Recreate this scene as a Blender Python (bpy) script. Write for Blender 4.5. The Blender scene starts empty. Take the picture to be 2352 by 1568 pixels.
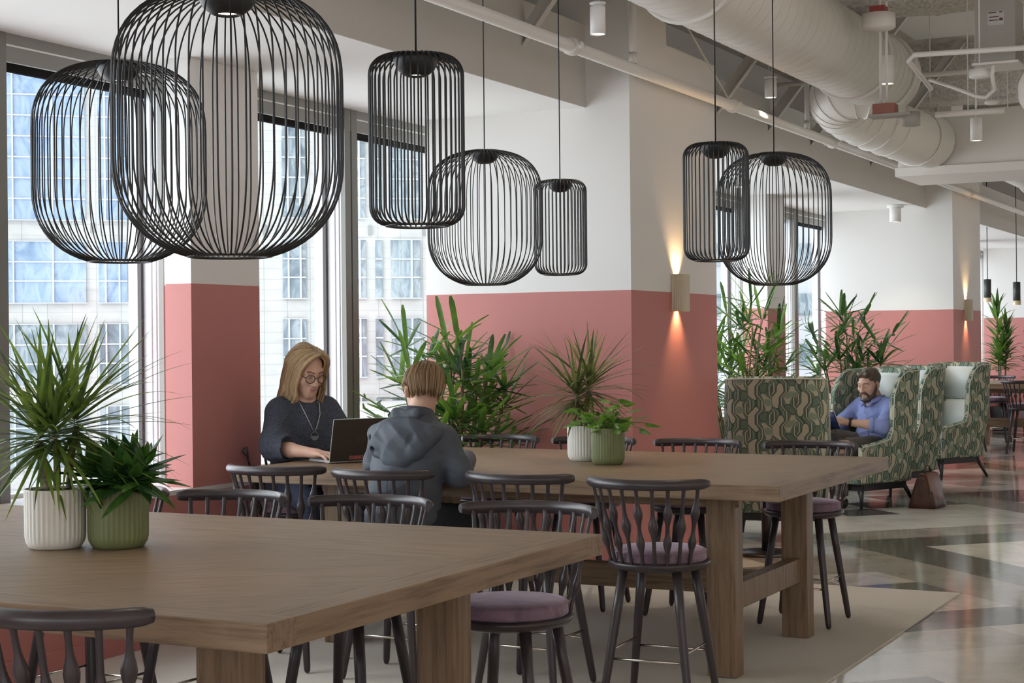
import bpy, bmesh, math, random
import numpy as np
from mathutils import Vector, Matrix, Quaternion
PI = math.pi
sc = bpy.context.scene
COL = sc.collection
rnd = random.Random(7)

# ------------------------------------------------------------------ mesh builder
class MB:
    def __init__(s):
        s.v, s.f, s.mi, s.sm, s.uv = [], [], [], [], {}
    def add(s, vs, fs, mi=0, smooth=False):
        b = len(s.v)
        s.v.extend([tuple(p) for p in vs])
        for f in fs:
            s.f.append(tuple(b + i for i in f)); s.mi.append(mi); s.sm.append(smooth)
        return b
    def box(s, x0, y0, z0, x1, y1, z1, mi=0, bev=0.0):
        if x0 > x1: x0, x1 = x1, x0
        if y0 > y1: y0, y1 = y1, y0
        if z0 > z1: z0, z1 = z1, z0
        if bev <= 0:
            vs = [(x, y, z) for x in (x0, x1) for y in (y0, y1) for z in (z0, z1)]
            s.add(vs, [(0, 1, 3, 2), (4, 6, 7, 5), (0, 4, 5, 1), (2, 3, 7, 6), (0, 2, 6, 4), (1, 5, 7, 3)], mi)
            return
        bm = bmesh.new()
        r = bmesh.ops.create_cube(bm, size=1)
        for v in bm.verts:
            v.co = Vector(((x0 + x1) / 2 + v.co.x * (x1 - x0), (y0 + y1) / 2 + v.co.y * (y1 - y0), (z0 + z1) / 2 + v.co.z * (z1 - z0)))
        bmesh.ops.bevel(bm, geom=bm.edges[:], offset=bev, segments=2, affect='EDGES', profile=0.6)
        s.frombm(bm, mi)
    def frombm(s, bm, mi=0, smooth=False, M=None):
        bm.verts.index_update()
        s.add([(M @ v.co if M else v.co) for v in bm.verts], [[v.index for v in f.verts] for f in bm.faces], mi, smooth)
        bm.free()
    def prism(s, poly, z0, z1, mi=0):
        n = len(poly)
        vs = [(x, y, z0) for x, y in poly] + [(x, y, z1) for x, y in poly]
        fs = [tuple(range(n))[::-1], tuple(range(n, 2 * n))] + [(i, (i + 1) % n, n + (i + 1) % n, n + i) for i in range(n)]
        s.add(vs, fs, mi)
    def tube(s, pts, rad, n=8, mi=0, cap=True, closed=False, sec=None, up=None, smooth=True):
        """sweep a section (circle or list of 2D unit points) along pts; rad scalar, list, or list of (rx, ry)"""
        P = [Vector(p) for p in pts]
        m = len(P)
        if sec is None:
            sec = [(math.cos(2 * PI * k / n), math.sin(2 * PI * k / n)) for k in range(n)]
        n = len(sec)
        T = []
        for i in range(m):
            a = P[(i - 1) % m] if (closed or i > 0) else P[i]
            b = P[(i + 1) % m] if (closed or i < m - 1) else P[i]
            t = (b - a)
            T.append(t.normalized() if t.length > 1e-9 else Vector((0, 0, 1)))
        if up is None:
            u0 = Vector((0, 0, 1)) if abs(T[0].z) < 0.9 else Vector((1, 0, 0))
            u = (u0 - T[0] * u0.dot(T[0])).normalized()
        vs = []
        for i in range(m):
            t = T[i]
            if up is None:
                u = u - t * u.dot(t)
                u = u.normalized() if u.length > 1e-6 else t.orthogonal().normalized()
            else:
                uu = Vector(up[i] if isinstance(up[0], (tuple, list, Vector)) else up)
                u = (uu - t * uu.dot(t)).normalized()
            w = t.cross(u)
            r = rad[i] if isinstance(rad, list) else rad
            ra, rb = r if isinstance(r, (list, tuple)) else (r, r)
            for (a, b) in sec:
                vs.append(P[i] + u * (a * ra) + w * (b * rb))
        fs = []
        for i in range(m if closed else m - 1):
            j = (i + 1) % m
            for k in range(n):
                l = (k + 1) % n
                fs.append((i * n + k, i * n + l, j * n + l, j * n + k))
        s.add(vs, fs, mi, smooth)
        if cap and not closed:
            b = len(s.v) - len(vs)
            s.f.append(tuple(b + k for k in range(n))[::-1]); s.mi.append(mi); s.sm.append(False)
            s.f.append(tuple(b + (m - 1) * n + k for k in range(n))); s.mi.append(mi); s.sm.append(False)
    def lathe(s, prof, n=32, mi=0, c=(0, 0, 0), smooth=True, cap=True, mod=None):
        """prof: list of (r, z); mod(r, z, ang) -> r"""
        vs = []
        for (r, z) in prof:
            for k in range(n):
                a = 2 * PI * k / n
                rr = mod(r, z, a) if mod else r
                vs.append((c[0] + rr * math.cos(a), c[1] + rr * math.sin(a), c[2] + z))
        fs = []
        for i in range(len(prof) - 1):
            for k in range(n):
                l = (k + 1) % n
                fs.append((i * n + k, i * n + l, (i + 1) * n + l, (i + 1) * n + k))
        b = s.add(vs, fs, mi, smooth)
        if cap:
            if prof[0][0] > 1e-5:
                s.f.append(tuple(b + k for k in range(n))[::-1]); s.mi.append(mi); s.sm.append(False)
            if prof[-1][0] > 1e-5:
                s.f.append(tuple(b + (len(prof) - 1) * n + k for k in range(n))); s.mi.append(mi); s.sm.append(False)
    def leaf(s, p, az, el, L, W, droop=1.0, segs=7, fold=0.25, prof=None, roll=0.0, mi=0, sidebend=0.0):
        """ribbon leaf starting at p going out at azimuth az, elevation el (radians), drooping with gravity"""
        p = Vector(p)
        d = Vector((math.cos(el) * math.cos(az), math.cos(el) * math.sin(az), math.sin(el)))
        step = L / segs
        base = len(s.v)
        pos = p.copy()
        vs = []
        side0 = Vector((-math.sin(az), math.cos(az), 0))
        for i in range(segs + 1):
            t = i / segs
            w = W * (prof(t) if prof else math.sin(PI * min(1, 0.12 + 0.88 * t)) ** 0.8)
            sd = (side0 - d * side0.dot(d))
            sd = sd.normalized() if sd.length > 1e-6 else Vector((1, 0, 0))
            nrm = sd.cross(d)
            if roll:
                sd, nrm = sd * math.cos(roll) + nrm * math.sin(roll), nrm * math.cos(roll) - sd * math.sin(roll)
            hw = max(w / 2, 0.0004)
            vs += [pos - sd * hw + nrm * hw * fold, pos.copy(), pos + sd * hw + nrm * hw * fold]
            pos = pos + d * step
            d = (d + Vector((side0.x * sidebend, side0.y * sidebend, -droop * (0.35 + t))) * (step * 1.6)).normalized()
        fs = []
        for i in range(segs):
            a = i * 3
            fs += [(a, a + 1, a + 4, a + 3), (a + 1, a + 2, a + 5, a + 4)]
        s.add(vs, fs, mi, True)
        return pos
    def build(s, name, mat, parent=None, loc=None, rotz=0.0, kind=None):
        me = bpy.data.meshes.new(name)
        me.from_pydata(s.v, [], s.f)
        mats = mat if isinstance(mat, (list, tuple)) else [mat]
        for m in mats:
            me.materials.append(m)
        if len(mats) > 1:
            me.polygons.foreach_set('material_index', s.mi)
        me.polygons.foreach_set('use_smooth', s.sm)
        if s.uv:
            ul = me.uv_layers.new(name='UVMap')
            li = np.empty(len(me.loops), dtype=np.int32); me.loops.foreach_get('vertex_index', li)
            arr = np.zeros((len(s.v), 2), dtype=np.float32)
            for k, q in s.uv.items(): arr[k] = q
            ul.data.foreach_set('uv', arr[li].ravel())
        me.validate(); me.update()
        o = bpy.data.objects.new(name, me)
        COL.objects.link(o)
        if parent is not None: o.parent = parent
        if loc is not None: o.location = loc
        if rotz: o.rotation_euler = (0, 0, rotz)
        if kind: o['kind'] = kind
        return o

def thing(name, label, cat, loc=(0, 0, 0), rotz=0.0, group=None):
    o = bpy.data.objects.new(name, None)
    COL.objects.link(o)
    o.empty_display_size = 0.1
    o.location = loc; o.rotation_euler = (0, 0, rotz)
    o['label'] = label; o['category'] = cat
    if group: o['group'] = group
    return o
def tag(o, label, cat, group=None, kind=None):
    o['label'] = label; o['category'] = cat
    if group: o['group'] = group
    if kind: o['kind'] = kind
    return o
def copy_tree(o, label=None, group=None, loc=None, rotz=None):
    c = o.copy(); COL.objects.link(c)
    if label: c['label'] = label
    if group: c['group'] = group
    if loc is not None: c.location = loc
    if rotz is not None: c.rotation_euler = (0, 0, rotz)
    def rec(src, dst):
        for ch in list(src.children):
            k = ch.copy(); COL.objects.link(k); k.parent = dst
            rec(ch, k)
    rec(o, c)
    return c

# ------------------------------------------------------------------ materials
def new_mat(name):
    m = bpy.data.materials.new(name); m.use_nodes = True
    nt = m.node_tree
    for n in list(nt.nodes): nt.nodes.remove(n)
    out = nt.nodes.new('ShaderNodeOutputMaterial')
    return m, nt, out
def nd(nt, t, **kw):
    n = nt.nodes.new(t)
    for k, v in kw.items():
        if k in n.inputs: n.inputs[k].default_value = v
        else: setattr(n, k, v)
    return n
def L(nt, a, b): nt.links.new(a, b)
def col4(c): return (c[0], c[1], c[2], 1.0)
def ramp(nt, fac, stops, interp='LINEAR'):
    r = nt.nodes.new('ShaderNodeValToRGB'); r.color_ramp.interpolation = interp
    el = r.color_ramp.elements
    while len(el) < len(stops): el.new(0.5)
    for e, (p, c) in zip(el, stops): e.position = p; e.color = col4(c)
    L(nt, fac, r.inputs[0]); return r
def mapping(nt, src, scale=(1, 1, 1), rot=(0, 0, 0), loc=(0, 0, 0)):
    m = nt.nodes.new('ShaderNodeMapping')
    m.inputs['Scale'].default_value = scale; m.inputs['Rotation'].default_value = rot; m.inputs['Location'].default_value = loc
    L(nt, src, m.inputs['Vector']); return m.outputs[0]
def noise(nt, vec, scale=5.0, detail=3.0, rough=0.55, dist=0.0):
    n = nd(nt, 'ShaderNodeTexNoise'); n.inputs['Scale'].default_value = scale; n.inputs['Detail'].default_value = detail
    n.inputs['Roughness'].default_value = rough; n.inputs['Distortion'].default_value = dist
    if vec is not None: L(nt, vec, n.inputs['Vector'])
    return n.outputs['Fac']
def bump(nt, h, strength=0.2, dist=0.01):
    b = nd(nt, 'ShaderNodeBump'); b.inputs['Strength'].default_value = strength; b.inputs['Distance'].default_value = dist
    L(nt, h, b.inputs['Height']); return b.outputs[0]
def principled(nt, out, base=(0.5, 0.5, 0.5), rough=0.5, metal=0.0, spec=0.5, **kw):
    p = nd(nt, 'ShaderNodeBsdfPrincipled')
    p.inputs['Base Color'].default_value = col4(base); p.inputs['Roughness'].default_value = rough
    p.inputs['Metallic'].default_value = metal; p.inputs['Specular IOR Level'].default_value = spec
    for k, v in kw.items(): p.inputs[k].default_value = v
    L(nt, p.outputs[0], out.inputs['Surface']); return p
def simple(name, base, rough=0.5, metal=0.0, spec=0.5, var=0.0, vscale=20.0, bmp=0.0, bscale=60.0, stretch=(1, 1, 1), **kw):
    m, nt, out = new_mat(name)
    p = principled(nt, out, base, rough, metal, spec, **kw)
    if var or bmp:
        tc = nd(nt, 'ShaderNodeTexCoord')
        v = mapping(nt, tc.outputs['Object'], stretch)
        if var:
            f = noise(nt, v, vscale, 4)
            r = ramp(nt, f, [(0.3, [c * (1 - var) for c in base]), (0.7, [min(1, c * (1 + var)) for c in base])])
            L(nt, r.outputs[0], p.inputs['Base Color'])
        if bmp:
            L(nt, bump(nt, noise(nt, v, bscale, 3), bmp, 0.01), p.inputs['Normal'])
    return m
class X:
    """tiny expression wrapper over math nodes"""
    def __init__(s, nt, sock): s.nt, s.k = nt, sock
    def _op(s, op, *o):
        n = s.nt.nodes.new('ShaderNodeMath'); n.operation = op
        for i, q in enumerate((s,) + o):
            if isinstance(q, X): L(s.nt, q.k, n.inputs[i])
            else: n.inputs[i].default_value = q
        return X(s.nt, n.outputs[0])
    def __add__(s, o): return s._op('ADD', o)
    def __sub__(s, o): return s._op('SUBTRACT', o)
    def __mul__(s, o): return s._op('MULTIPLY', o)
    def __truediv__(s, o): return s._op('DIVIDE', o)
    def floor(s): return s._op('FLOOR')
    def frac(s): return s._op('FRACT')
    def abs(s): return s._op('ABSOLUTE')
    def mod(s, o): return s._op('FLOORED_MODULO', o)
    def mx(s, o): return s._op('MAXIMUM', o)
    def mn(s, o): return s._op('MINIMUM', o)
    def lt(s, o): return s._op('LESS_THAN', o)
    def gt(s, o): return s._op('GREATER_THAN', o)
    def sin(s): return s._op('SINE')
    def sqrt(s): return s._op('SQRT')
    def pw(s, o): return s._op('POWER', o)
    def clamp01(s): return s.mx(0.0).mn(1.0)
def mixc(nt, fac, a, b):
    n = nt.nodes.new('ShaderNodeMix'); n.data_type = 'RGBA'
    if isinstance(fac, X): L(nt, fac.k, n.inputs[0])
    else: L(nt, fac, n.inputs[0])
    for sck, q in ((n.inputs[6], a), (n.inputs[7], b)):
        if isinstance(q, (tuple, list)): sck.default_value = col4(q)
        else: L(nt, q, sck)
    return n.outputs[2]

def m_wallpaint(name, white, pink, zline=1.876):
    m, nt, out = new_mat(name)
    p = principled(nt, out, white, 0.62, spec=0.3)
    g = nd(nt, 'ShaderNodeNewGeometry'); sx = nd(nt, 'ShaderNodeSeparateXYZ'); L(nt, g.outputs['Position'], sx.inputs[0])
    z = X(nt, sx.outputs[2])
    f = noise(nt, g.outputs['Position'], 1.3, 3)
    wv = ramp(nt, f, [(0.3, [c * 0.985 for c in white]), (0.7, white)])
    pv = ramp(nt, f, [(0.3, [c * 0.96 for c in pink]), (0.7, pink)])
    L(nt, mixc(nt, z.lt(zline), wv.outputs[0], pv.outputs[0]), p.inputs['Base Color'])
    L(nt, bump(nt, noise(nt, g.outputs['Position'], 160, 2), 0.05, 0.004), p.inputs['Normal'])
    return m
WHITE = (0.79, 0.775, 0.75)
PINK = (0.54, 0.220, 0.202)
M = {}
M['wall'] = m_wallpaint('painted wall white over pink', WHITE, PINK)
M['white'] = simple('white ceiling paint', (0.82, 0.81, 0.785), 0.7, spec=0.25, bmp=0.03, bscale=140)
M['bulk'] = simple('shaded off white bulkhead paint', (0.60, 0.575, 0.535), 0.65, spec=0.3, bmp=0.03, bscale=140)  # off-white paint with the bulkhead's shade put into its colour
M['pipe'] = simple('off white painted pipe', (0.74, 0.71, 0.66), 0.45, spec=0.4)
M['spray'] = simple('sprayed fireproofing', (0.60, 0.57, 0.51), 0.95, spec=0.1, var=0.25, vscale=35, bmp=1.0, bscale=45)
M['deck'] = simple('painted deck', (0.62, 0.595, 0.54), 0.9, spec=0.15, var=0.12, vscale=4, bmp=0.3, bscale=25)
M['fascia'] = simple('grey blind fascia', (0.27, 0.262, 0.24), 0.5, spec=0.4)
M['frame'] = simple('pale window frame metal', (0.66, 0.67, 0.69), 0.4, spec=0.4)
M['mullion'] = simple('grey mullion paint', (0.20, 0.195, 0.175), 0.45, spec=0.4)
M['shade'] = simple('black roller blind', (0.018, 0.017, 0.016), 0.8, spec=0.2)
M['sill'] = simple('white sill', (0.74, 0.70, 0.69), 0.35, spec=0.4)
M['gasket'] = simple('dark gasket', (0.06, 0.05, 0.05), 0.6)
M['black'] = simple('black powder coat', (0.012, 0.012, 0.013), 0.42, spec=0.5)
M['cord'] = simple('black cord', (0.01, 0.01, 0.01), 0.6)
M['stool'] = simple('dark plum stained wood', (0.040, 0.030, 0.032), 0.36, spec=0.5, var=0.18, vscale=9, stretch=(1, 1, 0.12))
M['chrome'] = simple('brushed steel bar', (0.62, 0.58, 0.50), 0.25, metal=1.0)
M['whitelamp'] = simple('white enamel', (0.80, 0.79, 0.77), 0.4, spec=0.4)
M['duct'] = simple('painted spiral duct', (0.74, 0.71, 0.66), 0.42, spec=0.4, var=0.04, vscale=3)
M['galv'] = simple('grey metal box', (0.34, 0.325, 0.29), 0.5, spec=0.4)

def m_glass(name, tint=(1, 1, 1), refl=0.06):
    m, nt, out = new_mat(name)
    t = nd(nt, 'ShaderNodeBsdfTransparent'); t.inputs[0].default_value = col4(tint)
    g = nd(nt, 'ShaderNodeBsdfGlossy'); g.inputs['Roughness'].default_value = 0.0
    mx = nd(nt, 'ShaderNodeMixShader'); mx.inputs[0].default_value = refl
    L(nt, t.outputs[0], mx.inputs[1]); L(nt, g.outputs[0], mx.inputs[2]); L(nt, mx.outputs[0], out.inputs['Surface'])
    return m
M['glass'] = m_glass('window pane', (0.97, 0.985, 0.99), 0.04)
def m_emit(name, c, s):
    m, nt, out = new_mat(name)
    e = nd(nt, 'ShaderNodeEmission'); e.inputs[0].default_value = col4(c); e.inputs[1].default_value = s
    L(nt, e.outputs[0], out.inputs['Surface']); return m
M['bulb'] = m_emit('lit lamp lens', (1.0, 0.90, 0.74), 6.0)
M['bulbw'] = m_emit('lit warm lamp lens', (1.0, 0.70, 0.40), 8.0)

def m_wood(name, base, dark, zones=False):
    m, nt, out = new_mat(name)
    p = principled(nt, out, base, 0.46, spec=0.27)
    tc = nd(nt, 'ShaderNodeTexCoord')
    O = tc.outputs['Object']
    def grain(rot, sc=(2.0, 34, 34)):
        v = mapping(nt, O, (1, 1, 1), rot)
        v2 = mapping(nt, v, sc)
        return noise(nt, v2, 1.6, 6, 0.62, 0.25)
    if zones:
        sx = nd(nt, 'ShaderNodeSeparateXYZ'); L(nt, O, sx.inputs[0])
        x, y = X(nt, sx.outputs[0]), X(nt, sx.outputs[1])
        a, b, c = X(nt, grain((0, 0, 0))), X(nt, grain((0, 0, math.radians(-38)))), X(nt, grain((0, 0, PI / 2)))
        front = y.lt(zones[0])
        g = a + (b - a) * front
        endb = x.abs().gt(zones[1] - 0.11)
        edgeb = y.abs().gt(zones[2] - 0.11)
        g = g + (c - g) * endb
        g = g + (a - g) * edgeb
        fac = (g + front * 0.03 + endb * -0.03).k
    else:
        fac = grain((0, 0, 0), (30, 30, 1.8)) if zones is None else grain((0, 0, 0))
    r = ramp(nt, fac, [(0.30, dark), (0.52, base), (0.72, [min(1, q * 1.18) for q in base])])
    L(nt, r.outputs[0], p.inputs['Base Color'])
    L(nt, bump(nt, fac, 0.18, 0.004), p.inputs['Normal'])
    return m
OAK = (0.225, 0.153, 0.094); OAKD = (0.125, 0.080, 0.047)
M['oak_top'] = m_wood('oak veneer table top', OAK, OAKD, (0.12, 1.43, 0.92))
M['oak_x'] = m_wood('oak rail', OAK, OAKD, False)
M['oak_leg'] = m_wood('oak leg', OAK, OAKD, None)

def m_velvet(name, base):
    m, nt, out = new_mat(name)
    p = principled(nt, out, base, 0.8, spec=0.15)
    p.inputs['Sheen Weight'].default_value = 0.6; p.inputs['Sheen Roughness'].default_value = 0.4
    p.inputs['Sheen Tint'].default_value = (0.8, 0.7, 0.8, 1)
    tc = nd(nt, 'ShaderNodeTexCoord')
    f = noise(nt, mapping(nt, tc.outputs['Object'], (1, 2.2, 1)), 9, 4, 0.6, 0.8)
    r = ramp(nt, f, [(0.3, [c * 0.62 for c in base]), (0.7, [c * 1.45 for c in base])])
    L(nt, r.outputs[0], p.inputs['Base Color']); return m
M['velvet'] = m_velvet('mauve velvet', (0.20, 0.135, 0.172))

def m_leaf(name, a, b, rough=0.42, scale=14.0):
    m, nt, out = new_mat(name)
    g = nd(nt, 'ShaderNodeNewGeometry')
    p = nd(nt, 'ShaderNodeBsdfPrincipled'); p.inputs['Roughness'].default_value = rough; p.inputs['Specular IOR Level'].default_value = 0.5
    f = noise(nt, g.outputs['Position'], scale, 3)
    add = nd(nt, 'ShaderNodeMath', operation='ADD'); L(nt, f, add.inputs[0])
    ri = nd(nt, 'ShaderNodeMath', operation='MULTIPLY_ADD'); L(nt, g.outputs['Random Per Island'], ri.inputs[0]); ri.inputs[1].default_value = 0.5; ri.inputs[2].default_value = -0.25
    L(nt, ri.outputs[0], add.inputs[1])
    r = ramp(nt, add.outputs[0], [(0.25, a), (0.75, b)])
    L(nt, r.outputs[0], p.inputs['Base Color'])
    t = nd(nt, 'ShaderNodeBsdfTranslucent'); L(nt, r.outputs[0], t.inputs[0])
    mx = nd(nt, 'ShaderNodeMixShader'); mx.inputs[0].default_value = 0.35
    L(nt, p.outputs[0], mx.inputs[1]); L(nt, t.outputs[0], mx.inputs[2]); L(nt, mx.outputs[0], out.inputs['Surface'])
    return m
M['leaf_drac'] = m_leaf('dracaena blade', (0.045, 0.085, 0.025), (0.21, 0.30, 0.055), 0.38)
M['leaf_drac2'] = m_leaf('reddish dracaena blade', (0.06, 0.075, 0.03), (0.20, 0.22, 0.06), 0.38)
M['leaf_dark'] = m_leaf('dark glossy leaf', (0.018, 0.06, 0.022), (0.075, 0.19, 0.03), 0.3, 22)
M['leaf_pothos'] = m_leaf('pothos leaf', (0.07, 0.19, 0.03), (0.23, 0.42, 0.06), 0.35)
M['leaf_palm'] = m_leaf('palm leaf', (0.03, 0.085, 0.028), (0.20, 0.36, 0.05), 0.4, 4)
M['leaf_palm2'] = m_leaf('darker palm leaf', (0.025, 0.07, 0.025), (0.13, 0.25, 0.055), 0.4, 4)
M['bark'] = simple('grey bark', (0.22, 0.17, 0.12), 0.85, var=0.4, vscale=60, bmp=0.5, bscale=80, stretch=(1, 1, 2.5))
M['cane'] = simple('palm cane', (0.13, 0.11, 0.05), 0.8, var=0.4, vscale=40)
M['moss'] = simple('moss', (0.14, 0.16, 0.035), 0.95, var=0.5, vscale=80, bmp=0.9, bscale=90)
M['pot_white'] = simple('white matte ceramic', (0.72, 0.70, 0.63), 0.5, spec=0.35, var=0.03, vscale=12)
M['pot_green'] = simple('sage green ceramic', (0.175, 0.20, 0.085), 0.45, spec=0.4, var=0.06, vscale=12)
M['pot_dark'] = simple('dark planter', (0.05, 0.055, 0.06), 0.6)
M['carpet'] = simple('beige carpet', (0.66, 0.615, 0.545), 0.97, spec=0.05, var=0.09, vscale=260, bmp=0.35, bscale=420)
SKY_GLOW, SKY_BASE, EXPOSURE, LAMP_W, PEND_W, FILL_W = 6.2, 1.8, 0.14, 30.0, 10.0, 52.0
FAC, GLS = 0.64, 1.05
# ------------------------------------------------------------------ the room
ZC, ZDECK = 3.08, 4.6            # alcove ceiling, open deck
XW, XG, XS = -5.81, -5.97, -5.466  # fascia plane, glass plane, front of the low sill wall
P1, PB = 9.72, 9.63              # first stub wall, bay pitch
stubs = [P1 - PB, P1, P1 + PB, P1 + 2 * PB]      # each stub runs 1.6 m along the windows
piers = [6.91 - PB, 6.91, 6.91 + PB, 6.91 + 2 * PB]
Y0, Y1, XR = -3.2, 37.0, 9.5

# floor: polished tiles laid on the diagonal in three tones
def m_floor(name, base, k):
    m, nt, out = new_mat(name)
    p = principled(nt, out, base, 0.10, spec=0.5)
    g = nd(nt, 'ShaderNodeNewGeometry')
    f1 = noise(nt, mapping(nt, g.outputs['Position'], (1, 1, 1)), 2.2 + k, 5, 0.6, 0.6)
    f2 = noise(nt, g.outputs['Position'], 90, 2)
    a = X(nt, f1) * 0.75 + X(nt, f2) * 0.25
    r = ramp(nt, a.k, [(0.32, [c * 0.78 for c in base]), (0.68, [min(1, c * 1.16) for c in base])])
    L(nt, r.outputs[0], p.inputs['Base Color'])
    rr = X(nt, f1) * 0.10 + 0.055
    L(nt, rr.k, p.inputs['Roughness'])
    L(nt, bump(nt, noise(nt, g.outputs['Position'], 6, 2), 0.02, 0.02), p.inputs['Normal'])
    return m
fm = [m_floor('pale polished floor', (0.70, 0.665, 0.60), 0), m_floor('taupe polished floor', (0.36, 0.33, 0.285), 1), m_floor('dark polished floor', (0.095, 0.085, 0.076), 2),
      m_floor('sand polished floor', (0.58, 0.54, 0.47), 3)]
S = 0.716
tone = {}
for q in range(1, 5): tone[(6, q)] = 2
for i in range(2, 6): tone[(i, 1)] = 2
for i in range(1, 7): tone[(i, 0)] = 1
for q in range(1, 6): tone[(7, q)] = 1
for i in range(-2, 7):
    for q in range(2, 6): tone.setdefault((i, q), 0)
tone[(0, -1)] = 2; tone[(0, 0)] = 1; tone[(1, -1)] = 3; tone[(-1, -1)] = 0; tone[(-2, -1)] = 0; tone[(-1, 0)] = 0; tone[(-2, 0)] = 3
for q in range(0, 7): tone.setdefault((8, q), 0); tone.setdefault((9, q), 0)
tone[(10, 3)] = 2
for i in (11, 12):
    for q in range(7, 10): tone[(i, q)] = 2
for i in range(9, 13): tone[(i, 6)] = 1
fb = MB(); fr = random.Random(4)
for i in range(-24, 60):
    for q in range(-26, 62):
        P, Q = 10.65 + i * S, 7.90 + q * S
        cx, cy = (Q - P) / 2, (P + Q + S) / 2
        if not (-6.6 < cx < XR + .6 and Y0 - .6 < cy < Y1 + .6): continue
        t = tone.get((i, q))
        if t is None:
            t = fr.choice([0, 0, 0, 3, 3, 1, 1, 2])
        vs = []
        for a, b in ((0, 0), (1, 0), (1, 1), (0, 1)):
            p_, q_ = P + a * S, Q + b * S
            vs.append(((q_ - p_) / 2, (p_ + q_) / 2, 0.0))
        fb.add(vs, [(0, 3, 2, 1)], t)
fb.build('floor', fm, kind='structure')

cb = MB(); cb.box(XS + .013, 1.71, 0.001, -2.10, 9.70, 0.010); cb.box(-4.115, 9.70, 0.001, -2.10, 9.95, 0.010)
tag(cb.build('carpet', M['carpet']), 'large beige carpet laid under the two long tables beside the window', 'carpet')

# deck over the open area, with sprayed beams
d = MB(); d.box(-6.4, Y0, ZDECK, XR, Y1, ZDECK + 0.10); d.build('ceiling', M['deck'], kind='structure')
bi = 1
for yb in (2.6, 7.4, 12.25, 17.3, 22.3):
    b = MB()
    n = 60
    pr = []
    for k in range(12):
        a = PI + PI * k / 11
        pr.append((0.24 * math.cos(a), 0.06 * math.sin(a)))
    r2 = random.Random(bi)
    vs, fs = [], []
    secp = [(-0.2, 0.62)] + [(-0.24, 0.3)] + pr + [(0.24, 0.3), (0.2, 0.62)]
    for i in range(n + 1):
        x = -4.35 + (XR + 4.35) * i / n
        for (a, c) in secp:
            vs.append((x, yb + a + r2.uniform(-.02, .02), 4.04 + c + r2.uniform(-.022, .022)))
    m_ = len(secp)
    for i in range(n):
        for k in range(m_ - 1):
            fs.append((i * m_ + k, i * m_ + k + 1, (i + 1) * m_ + k + 1, (i + 1) * m_ + k))
    b.add(vs, fs, 0, True)
    b.build('ceiling_beam_%d' % bi, M['spray'], kind='structure'); bi += 1
wp = MB(); wp.box(-3.9, 12.75, ZDECK - 0.03, -1.2, 16.6, ZDECK - 0.005)
wp.build('ceiling_panel', M['white'], kind='structure')

# alcove ceilings and the bulkheads in front of them
names = iter(range(1, 60))
for k in range(len(stubs)):
    ya = stubs[k - 1] + 1.6 if k else Y0
    yb = stubs[k]
    a = MB(); a.box(-5.835, ya, ZC, -4.561, yb, ZC + 0.08); a.box(-4.561, ya, ZC - 0.004, -4.4405, yb, ZC - 0.0004); a.box(-5.835, yb, ZC, -5.665, yb + .86, ZC + 0.08); a.build('ceiling_alcove_%d' % (k + 1), M['white'], kind='structure')
    a = MB(); a.box(-4.56, ya, ZC, -4.44, yb, 3.62); a.build('wall_bulkhead_%d' % (k + 1), M['bulk'], kind='structure')
    # stub wall that ends in a column
    a = MB(); a.box(-5.66, yb, 0, -4.13, yb + 1.6, 3.56); a.box(-5.66, yb, 3.56, -4.13, yb + 0.65, ZDECK); a.build('wall_stub_%d' % (k + 1), M['wall'], kind='structure')
    a = MB(); a.box(-5.46, yb - 0.014, 0.0, -4.116, yb + 1.614, 0.105, 0, 0.004); a.build('baseboard_stub_%d' % (k + 1), M['wall'], kind='structure')
    a = MB(); a.box(-6.0, yb + 0.86, 0, -5.66, yb + 1.2, ZC + .1); a.build('wall_outer_%d' % (k + 1), M['wall'], kind='structure')
    # low wall under the windows with its pale ledge
    a = MB(); a.box(-6.05, ya, 0, XS, yb, 0.765); a.box(-6.05, yb, 0, -5.67, yb + .86, 0.765); a.build('wall_low_%d' % (k + 1), M['wall'], kind='structure')
    a = MB(); a.box(XS - 0.004, ya + .02, 0.0, XS + 0.012, yb - .02, 0.105, 0, 0.003); a.build('baseboard_low_%d' % (k + 1), M['wall'], kind='structure')
    a = MB(); a.box(-6.05, ya, 0.765, XS, yb, 0.790); a.box(-6.05, yb, 0.765, -5.67, yb + .86, 0.790); a.build('trim_%d' % (k + 1), M['sill'], kind='structure')
for k, yp in enumerate(piers):
    a = MB(); a.box(-5.64, yp, 0.79, XS - 0.002, yp + 0.61, ZC)
    a.box(-6.05, yp + 0.19, 0.79, -5.60, yp + 0.44, ZC)
    a.build('wall_pier_%d' % (k + 1), M['wall'], kind='structure')
    a = MB(); a.box(XS - 0.03, yp + .001, 0.765, XS - 0.0005, yp + 0.609, 0.790); a.build('trim_pier_%d' % (k + 1), M['wall'], kind='structure')

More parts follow.
